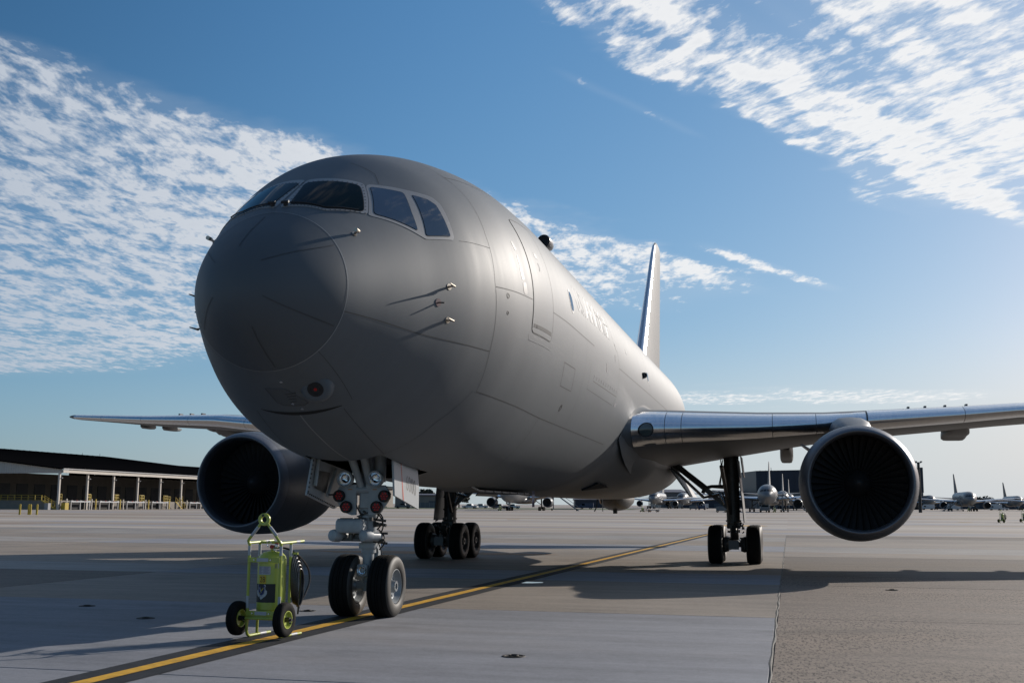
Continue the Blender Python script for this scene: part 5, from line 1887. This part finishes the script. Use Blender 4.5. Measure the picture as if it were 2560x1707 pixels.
wl = MB()
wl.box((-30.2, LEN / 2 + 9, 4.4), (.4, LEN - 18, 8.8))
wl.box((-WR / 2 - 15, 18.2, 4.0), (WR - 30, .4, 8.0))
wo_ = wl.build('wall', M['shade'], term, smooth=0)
dk = MB()
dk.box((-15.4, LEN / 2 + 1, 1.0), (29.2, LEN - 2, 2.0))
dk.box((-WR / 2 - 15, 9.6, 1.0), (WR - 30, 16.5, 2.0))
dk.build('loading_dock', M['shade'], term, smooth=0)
dd = MB().box((0, 0, 0), (.12, 4.3, 4.2)).mesh('dock_door', M['dockdoor'], 0)
dslat = MB()
for k in range(9):
    dslat.box((.07, 0, -1.9 + k * .47), (.03, 4.2, .40))
dsm = dslat.mesh('shutter_slats', M['dockdoor'], 0)
for k in range(16):
    o = inst('dock_door', dd, term, (-29.95, 21 + k * 6.8, 4.1))
    inst('shutter_slats', dsm, o)
for k in range(7):
    o = inst('dock_door', dd, term, (-33.5 - k * 5.6, 17.95, 4.1), (0, 0, -math.pi / 2))
    inst('shutter_slats', dsm, o)
colm = MB().box((0, 0, 4.2), (.42, .42, 8.4)).mesh('column', M['cladding'], 0)
lampm = MB().box((.3, 0, 0), (.35, .2, .16)).mesh('flood_lamp', M['carwhite'], 0)
for k in range(13):
    o = inst('column', colm, term, (0, 10.34 * k, 0))
    inst('flood_lamp', lampm, o, (0.1, 0.3, 6.9))
    inst('flood_lamp', lampm, fs_, (.3, 10.34 * k + 3.2, 8.66))
pipe = MB().tube([(.66, 0, 8.75), (.66, .0, 8.1), (.66, .5, 7.85)], .05, 6).mesh('downpipe', M['steelpost'], 0)
for k in range(13):
    inst('downpipe', pipe, fs_, (0, 10.34 * k + 1.2, 0))


def railing(x0, y0, x1, y1, z0, n, parent, h=1.15):
    mb = MB()
    for k in range(n + 1):
        t = k / n
        x, y = x0 + (x1 - x0) * t, y0 + (y1 - y0) * t
        mb.box((x, y, z0 + h / 2), (.09, .09, h))
    for z in (z0 + h, z0 + h * .55, z0 + .12):
        mb.cyl((x0, y0, z), (x1, y1, z), .045, n=6)
    return mb.build('railing', M['safety'], parent, smooth=0)


railing(-46, .6, -4.5, .6, 2.0, 24, term)
for k in range(8):
    railing(-22 - k * 3.1, .75, -23.3 - k * 3.1, .75, 2.0, 2, term, 1.3)
stair = MB()
for s in (0, 1.1):
    stair.box((-2.7, .3 + s, 1.05), (4.0, .10, .22), Matrix.Rotation(R(29), 3, 'Y'))
    stair.cyl((-4.5, .3 + s, 3.1), (-1.0, .3 + s, 1.15), .05, n=6)
    for k in range(5):
        stair.box((-4.4 + k * .85, .3 + s, 2.45 - k * .49), (.07, .07, 1.1))
for k in range(9):
    stair.box((-4.4 + k * .43, .85, 1.9 - k * .235), (.3, 1.1, .05))
stair.build('dock_stair', M['safety'], term, smooth=0)
bays = [(2.9, 10.1), (13.8, 21.5), (24.9, 32.5), (36.0, 43.6), (54.5, 62), (66, 73.5), (77, 84.5)]
legm = MB().box((0, 0, 0), (.28, .28, 1.66)).mesh('frame_leg', M['steelpost'], 0)
sigm = MB().box((0, 0, 0), (.10, .35, .16)).mesh('signal_lamp', M['redcap'], 0)
gpm = [MB().box((0, 0, 0), (.22, .25, 2.4)).mesh('guard_post', M[q], 0) for q in ('fascia', 'safety')]
for i, (y0, y1) in enumerate(bays):
    hdr = MB()
    hdr.box((1.0, (y0 + y1) / 2, 1.78), (.5, y1 - y0, .26))
    for k in range(5):
        hdr.box((1.1, y0 + .4 + (y1 - y0 - .8) * k / 4, 1.98), (.3, .6, .12))
    h_ = hdr.build('dock_frame', M['carwhite'], term, smooth=0)
    for k in range(3):
        inst('frame_leg', legm, h_, (1.0, y0 + .2 + (y1 - y0 - .4) * k / 2, .83))
    for k in (0.28, .72):
        inst('signal_lamp', sigm, h_, (1.28, y0 + (y1 - y0) * k, 1.98))
    for yy in (y0 - 1.3, y1 + .8):
        inst('guard_post', gpm[i % 2], h_, (1.0, yy, 1.2))
    railing(-.6, y1 + .6, -.6, y1 + 2.6, 2.0, 2, h_, 1.5)
    railing(-.6, y0 - 2.2, -.6, y0 - .8, 2.0, 2, h_, 1.4)
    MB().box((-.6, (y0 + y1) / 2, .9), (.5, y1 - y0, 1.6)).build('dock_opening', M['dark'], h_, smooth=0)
st2 = MB()
for s in (0, 1.0):
    st2.box((.9, 49.5 + s * 0, 1.05), (.10, 4.2, .22), Matrix.Rotation(R(-29), 3, 'X'))
    st2.cyl((.9 + s, 47.6, 3.1), (.9 + s, 51.6, 1.0), .05, n=6)
    for k in range(5):
        st2.box((.9 + s, 47.7 + k * .9, 2.4 - k * .48), (.07, .07, 1.1))
st2.build('dock_stair', M['safety'], term, smooth=0)
railing(-.5, 44.5, -.5, 47.5, 2.0, 4, term, 1.3)
MB().box((.9, 1.2, .75), (1.0, 1.3, 1.5)).build('bollard_sleeve', M['safety'], term, smooth=0)
MB().box((.3, -4.0, .7), (.9, .9, 1.4)).build('utility_cabinet', M['steelpost'], term, smooth=0)
for k, (y, h) in enumerate(((128, 1.1), (118, .9), (60, .8))):
    MB().cyl((-WR, y, zz0 + slope * WR), (-WR, y, zz0 + slope * WR + h), .06, n=6).build('roof_vent', M['black'], term)
# lower wing of the terminal beyond the gable
BX2, BY2 = l2w(-150.0, 338.0)
t2 = empty('terminal_annex', (BX2, BY2, gz(BY2)), -YAW, label='lower dark roofed annex beyond the far gable of the cargo terminal', cat='building')
MB().loft([[(x, y, z) for x, z in ((.5, 8.2), (.5, 8.5), (-60, 15.0), (-90, 13.0), (-90, 8), (-60, 14.7))] for y in (0, 90)]).build('roof', M['roof'], t2, smooth=0)
MB().box((-45, 45, 4.1), (88, 89, 8.2)).build('wall', M['shade'], t2, smooth=0)
bd_ = MB().box((.02, 0, 0), (.1, 4.2, 4.0)).mesh('dock_door', M['dockdoor'], 0)
for k in range(8):
    inst('dock_door', bd_, t2, (-.95, 8 + 10 * k, 3.9))

# bollards in front of the terminal
pm = MB()
pm.cyl((0, 0, 0), (0, 0, 1.38), .14, n=14)
pm.ball((0, 0, 1.38), .14, 14, 6, (1, 1, .5))
pmesh = pm.mesh('bollard', M['safety'], 40)
BOLL = [(-67.55, 158.0, 'yellow bollard, leftmost of four before the cargo terminal'), (-66.75, 159, 'yellow bollard, second from left of four, touching its neighbour'),
        (-66.35, 158.6, 'yellow bollard, third from left of four before the terminal'), (-65.2, 158, 'yellow bollard, rightmost of four before the cargo terminal')]
for x, y, lab in BOLL:
    inst('bollard', pmesh, None, (x, y, gz(y)), label=lab, cat='bollard', group='yellow bollards before the cargo terminal')

# ------------------------------------------------------------------ hangar and far sheds
def wx(px, y):
    return (px - 1280) / 2839.4 * y * .99


hy = 620.0
hg = empty('hangar', (wx(1895, hy), hy, gz(hy)), -.03, label='large navy and taupe hangar with arched blue door behind the parked tankers', cat='building')
HW = wx(2308, hy) - wx(1895, hy)
b = MB()
b.box((HW / 2, 25, 4.5), (HW, 50, 9.0))
b.build('wall', M['taupe'], hg, smooth=0)
b = MB()
b.loft([[(x, y, z) for y, z in ((-.3, 9.0), (-.3, zt), (50, zt + .5), (50, 9.0))] for x, zt in ((-.2, 20.2), (HW + .2, 22.5))])
b.build('upper_cladding', M['navy'], hg, smooth=0)
ribm = MB().box((0, -.36, 15), (.25, .12, 11)).mesh('cladding_rib', M['navy'], 0)
for k in range(28):
    inst('cladding_rib', ribm, hg, (2 + k * 3.1, 0, 0))
arc = MB()
pts = [(13 * math.cos(R(180 - q * 15)) * 1.7, 5.4 * math.sin(R(180 - q * 15)) ** .55) for q in range(13)]
arc.loft([[(33 + x, y, max(.05, z)) for x, z in pts] for y in (-.5, -.1)])
arc.build('hangar_door', M['navy'], hg, smooth=0)
for k in range(3):
    MB().box((22 + k * 6.5, -.62, 3.9), (4.0, .08, .8)).build('door_window', M['dockdoor'], hg, smooth=0)
for k, (x, h) in enumerate(((30, 3.0), (48, 2.2), (10, .9), (HW - 1, 3.5))):
    MB().cyl((x, 10, 20.0 + x * .026), (x, 10, 21.2 + x * .026 + h), .12, n=6).build('roof_mast', M['black'], hg)


def shed(name, px0, px1, y, h, dep, mw, mr, label, rh=1.6):
    x0, x1 = wx(px0, y), wx(px1, y)
    s = empty(name, (x0, y, gz(y)), -.02, label=label, cat='building')
    w = x1 - x0
    MB().box((w / 2, dep / 2, h / 2), (w, dep, h)).build('wall', mw, s, smooth=0)
    MB().loft([[(x, yy, z) for yy, z in ((-.5, h), (-.5, h + .25), (dep / 2, h + rh), (dep + .5, h + .25), (dep + .5, h))] for x in (-.5, w + .5)]).build('roof', mr, s, smooth=0)
    n = max(2, int(w / 12))
    dm = MB().box((0, 0, 0), (min(5, w / n * .5), .12, h * .55)).mesh('shed_door', M['dockdoor'], 0)
    for k in range(n):
        inst('shed_door', dm, s, (w * (k + .5) / n, -.05, h * .30))
    return s


shed('warehouse', 1655, 1720, 640, 8.5, 60, M['taupe'], M['plum'], 'warehouse with plum grey roof behind the pair of tankers under the wing root', 2.2)
shed('storage_shed', 1706, 1830, 600, 4.2, 20, M['navy'], M['navy'], 'long low navy shed behind the main gear leg', .6)
shed('maintenance_shed', 1800, 1896, 660, 9.2, 40, M['greywall'], M['greywall'], 'pale grey shed joined to the left side of the hangar', 1.4)
shed('storage_shed', 2306, 2680, 720, 5.2, 20, M['navy'], M['plum'], 'long low dark shed closing the apron at the right edge', .8)
shed('storage_shed', 1440, 1560, 560, 3.8, 20, M['navy'], M['plum'], 'low navy shed seen under the belly beyond the grass', .7)
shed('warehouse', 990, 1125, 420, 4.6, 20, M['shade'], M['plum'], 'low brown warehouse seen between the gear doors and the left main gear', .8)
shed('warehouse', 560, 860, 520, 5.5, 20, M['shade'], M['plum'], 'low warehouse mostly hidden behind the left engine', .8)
# grass verge and fence beyond the apron
gr = MB()
gx0, gx1 = wx(900, 395), wx(1560, 395)
gr.add([(gx0, 372, gz(372) + .02), (gx1, 385, gz(385) + .02), (gx1 + 10, 420, gz(420) + .3), (gx0, 410, gz(410) + .3)], [(0, 1, 2, 3)])
gr.build('grass_verge', M['grassm'], smooth=0, kind='stuff')
fc = empty('chain_fence', (0, 402, gz(402)), 0, label='dark mesh fence standing along the grass verge beyond the apron', cat='fence')
pstm = MB().box((0, 0, 1.1), (.10, .10, 2.2)).mesh('post', M['steelpost'], 0)
fx0, fx1 = wx(1020, 402), wx(1110, 402)
for k in range(9):
    inst('post', pstm, fc, (fx0 + (fx1 - fx0) * k / 8, 0, 0))
MB().box(((fx0 + fx1) / 2, 0, 1.1), (fx1 - fx0, .03, 2.0)).build('mesh_panel', M['cargrey'], fc, smooth=0)
for k, (px, y, h, w, lab) in enumerate(((1065, 470, 7.5, 9, 'dark clump of trees behind the fence, left of the main gear'), (1150, 480, 6, 9, 'low dark trees beyond the apron behind the left main gear'), (2460, 800, 9, 16, 'far trees above the dark shed near the right edge'))):
    t_ = empty('tree', (wx(px, y), y, gz(y)), 0, label=lab, cat='tree')
    MB().cyl((0, 0, 0), (0, 0, h * .5), .35, .2, 8).build('trunk', M['iron'], t_)
    cr = MB()
    rq = random.Random(k)
    for q in range(420):
        u_, v_ = rq.uniform(0, 6.28), rq.uniform(-.6, 1)
        r_q = rq.uniform(.5, 1)
        c = Vector((math.cos(u_) * w / 2 * r_q * math.sqrt(max(0, 1 - v_ * v_)), math.sin(u_) * w / 2 * r_q, h * .62 + v_ * h * .38 * r_q))
        q1 = Vector((rq.uniform(-1, 1), rq.uniform(-1, 1), rq.uniform(-1, 1))) * .7
        q2 = Vector((rq.uniform(-1, 1), rq.uniform(-1, 1), rq.uniform(-1, 1))) * .7
        cr.add([c - q1, c + q2, c + q1, c - q2], [(0, 1, 2, 3)])
    cr.build('crown', M['tree'], t_, smooth=0)

# ------------------------------------------------------------------ vehicles and ground equipment
def wheels(mb_parent, pts, r, w):
    me = MB().lathe([(-w / 2, r * .4), (-w / 2, r * .9), (-w / 2 + .03, r), (w / 2 - .03, r), (w / 2, r * .9), (w / 2, r * .4), (-w / 2, r * .4)], (0, 0, 0), (1, 0, 0), 14).mesh('wheel', M['rubber'], 40)
    for p in pts:
        inst('wheel', me, mb_parent, p)


def pickup(px, y, rz, label, m, group=None):
    v = empty('pickup_truck', (wx(px, y), y, gz(y)), rz, label=label, cat='truck', group=group)
    prof = [(-2.7, .45), (2.7, .45), (2.7, 1.0), (1.3, 1.08), (.75, 1.72), (-.75, 1.75), (-.95, 1.12), (-2.7, 1.08)]
    b_ = MB()
    b_.loft([[(x, a, z) for a, z in prof] for x in (-.92, .92)])
    b_.build('body', m, v, smooth=0)
    for s in (-1, 1):
        MB().box((.925 * s, .05, 1.42), (.02, 1.3, .42)).build('side_window', M['glass'], v, smooth=0)
    MB().loft([[(x, a, z) for a, z in ((1.32, 1.10), (.80, 1.68), (.84, 1.70), (1.36, 1.12))] for x in (-.8, .8)]).build('windscreen', M['glass'], v, smooth=0)
    wheels(v, [(s * .85, a, .38) for s in (-1, 1) for a in (-1.7, 1.7)], .38, .26)
    return v


def van(px, y, rz, label, m, group=None, h=2.5, L=6.0):
    v = empty('service_van', (wx(px, y), y, gz(y)), rz, label=label, cat='van', group=group)
    b_ = MB()
    b_.loft([[(x, a, z) for a, z in ((-L / 2, .5), (L / 2, .5), (L / 2, 1.3), (L / 2 - .9, h - .3), (L / 2 - 1.2, h), (-L / 2, h))] for x in (-1.0, 1.0)])
    b_.build('body', m, v, smooth=0)
    for s in (-1, 1):
        MB().box((1.005 * s, L / 2 - 1.5, 1.7), (.02, 1.0, .6)).build('side_window', M['glass'], v, smooth=0)
    wheels(v, [(s * .9, a, .4) for s in (-1, 1) for a in (-L * .3, L * .3)], .4, .28)
    return v


def tug(px, y, rz, label):
    v = empty('tow_tractor', (wx(px, y), y, gz(y)), rz, label=label, cat='tow tractor')
    b_ = MB()
    b_.rbox((0, 0, .95), (2.4, 5.0, 1.0), .15)
    b_.loft([[(x, a, z) for a, z in ((-2.3, 1.4), (-.9, 1.4), (-1.1, 1.95), (-2.2, 1.95))] for x in (-.95, .95)])
    b_.build('body', M['cargrey'], v, smooth=30)
    MB().box((0, -2.34, 1.68), (1.7, .03, .42)).build('windscreen', M['glass'], v, smooth=0)
    wheels(v, [(s * 1.05, a, .5) for s in (-1, 1) for a in (-1.6, 1.6)], .5, .4)
    return v


def airstairs(px, y, rz, label, m=None):
    v = empty('airstairs', (wx(px, y), y, gz(y)), rz, label=label, cat='boarding stairs', group='boarding stairs beside parked tankers')
    m = m or M['steelpost']
    b_ = MB()
    for s in (-.7, .7):
        b_.box((-2.6, s, 2.4), (8.6, .14, .30), Matrix.Rotation(R(-36), 3, 'Y'))
        b_.cyl((-6.0, s, 1.0), (1.1, s, 6.0), .05, n=6)
        b_.cyl((1.0, s, 0.4), (1.0, s, 4.8), .09, n=6)
        b_.box((-2.5, s, .45), (8.4, .14, .16))
    for k in range(16):
        b_.box((-5.8 + k * .43, 0, .25 + k * .31), (.30, 1.4, .05))
    b_.box((1.8, 0, 4.85), (2.0, 1.5, .12))
    b_.build('stair_frame', m, v, smooth=0)
    wheels(v, [(x, s * .8, .3) for s in (-1, 1) for x in (-5.4, 1.4)], .3, .2)
    return v


def cart(name, px, y, rz, label, m, cat, kind=0):
    v = empty(name, (wx(px, y), y, gz(y)), rz, label=label, cat=cat)
    b_ = MB()
    if kind == 0:
        b_.rbox((0, 0, .95), (1.6, 2.6, 1.1), .08)
        b_.box((0, -1.0, 1.6), (1.2, .5, .25))
    else:
        b_.box((0, 0, .5), (1.5, 3.6, .16))
        for s in (-1, 1):
            for a in (-1.5, 0, 1.5):
                b_.box((s * .7, a, 1.0), (.07, .07, 1.0))
            b_.cyl((s * .7, -1.6, 1.5), (s * .7, 1.6, 1.5), .04, n=6)
        b_.cyl((0, 1.8, .45), (0, 3.2, .35), .05, n=6)
    b_.build('body', m, v, smooth=30)
    if kind == 0:
        MB().box((0, -1.32, 1.0), (1.1, .04, .5)).build('control_panel', M['black'], v, smooth=0)
    wheels(v, [(s * .72, a, .28) for s in (-1, 1) for a in (-1.0, 1.0)], .28, .18)
    return v


tug(1914, 295, -YAW + .05, 'grey tow tractor under the nose of the nose-on tanker')
airstairs(1968, 316, math.pi - .35, 'grey boarding stairs against the side of the nose-on tanker')
airstairs(2400, 436, -.25, 'boarding stairs beside the open tanker to the right of the engine')
airstairs(1395, 318, math.pi - .1, 'boarding stairs beside the tanker seen beneath the belly')
cart('equipment_cart', 1806, 285, 1.35, 'dark covered equipment cart beyond the main gear leg', M['cargrey'], 'cart')
cart('baggage_cart', 1636, 290, 1.2, 'empty rail-sided cart on the apron below the wing root', M['steelpost'], 'cart', 1)
cart('tow_dolly', 1618, 287, 1.5, 'low orange dolly beside the rail-sided cart below the wing root', M['orange'], 'dolly', 1).scale = (.6, .6, .5)
cart('ground_power_unit', 1735, 420, 1.4, 'dark ground power unit before the long low navy shed', M['cargrey'], 'ground power unit')
cart('ground_power_unit', 1757, 424, 1.3, 'blue ground power unit right of the dark one before the navy shed', M['carblue'], 'ground power unit')
van(1763, 520, .3, 'small white van parked before the navy shed behind the gear leg', M['carwhite'], h=2.3, L=4.5)
van(2385, 505, 1.3, 'white van behind the open tanker, by its nose stairs', M['carwhite'], h=2.9)
van(2322, 560, 1.35, 'white van beside the engine rim, leftmost of the white vans at right', M['carwhite'], h=2.7)
van(2490, 560, 1.4, 'white box van behind the open tanker right engine', M['carwhite'], h=3.0)
pickup(2510, 566, 1.2, 'white pickup right of the white box van', M['carwhite'])
pickup(1178, 395, 1.25, 'white pickup seen past the left main gear strut', M['carwhite'])
pickup(1205, 410, 1.4, 'white pickup partly hidden by the far left engine', M['carwhite'])
pickup(1252, 390, 1.3, 'dark blue pickup behind the nose of the tanker beneath the belly', M['carblue'])
pickup(1284, 392, 1.5, 'white flatbed pickup right of the dark blue pickup beneath the belly', M['carwhite'])
van(1468, 400, 1.45, 'dark blue van on the verge seen below the belly', M['carblue'], h=2.2, L=5)
pickup(1010, 385, 1.5, 'dark pickup behind the open right nose gear door', M['cargrey'])
van(845, 400, 1.5, 'dark van seen under the left nose gear door', M['cargrey'], h=2.2, L=5)

# more extinguishers far out
EX = [(57.2, 134, -.9, 'distant lime extinguisher alone on the apron right of the engine'), (62.0, 139, -.9, 'distant lime extinguisher cropped at the right picture edge'),
      (wx(1938, 292), 292, -.5, 'tiny lime extinguisher right of the tow tractor'), (wx(1252, 296), 296, -.4, 'tiny lime extinguisher by the nose wheels of the tanker beneath the belly'),
      (wx(1607, 284), 284, -.6, 'tiny lime extinguisher left of the orange dolly'), (wx(2423, 426), 426, -.5, 'tiny lime extinguisher by the open tanker nose wheels')]
EXT['group'] = 'lime wheeled extinguishers on the apron'
for x, y, rz, lab in EX:
    o = copy_tree(EXT)
    o.location = (x, y, gz(y))
    o.rotation_euler = (0, 0, rz)
    tag(o, lab, 'fire extinguisher', 'lime wheeled extinguishers on the apron')
# floodlight mast right of the engine
mx, my = wx(2303, 330), 330
fm = empty('floodlight_mast', (mx, my, gz(my)), 0, label='tall dark floodlight mast showing just beyond the right engine rim', cat='light mast')
MB().cyl((0, 0, 0), (0, 0, 14.2), .5, .38, 10).build('mast', M['black'], fm)
MB().box((0, 0, 14.3), (1.6, .4, .25)).build('cross_arm', M['black'], fm)
for s in (-1, 1):
    MB().box((.75 * s, -.2, 14.55), (.5, .4, .35)).build('floodlight', M['cargrey'], fm)
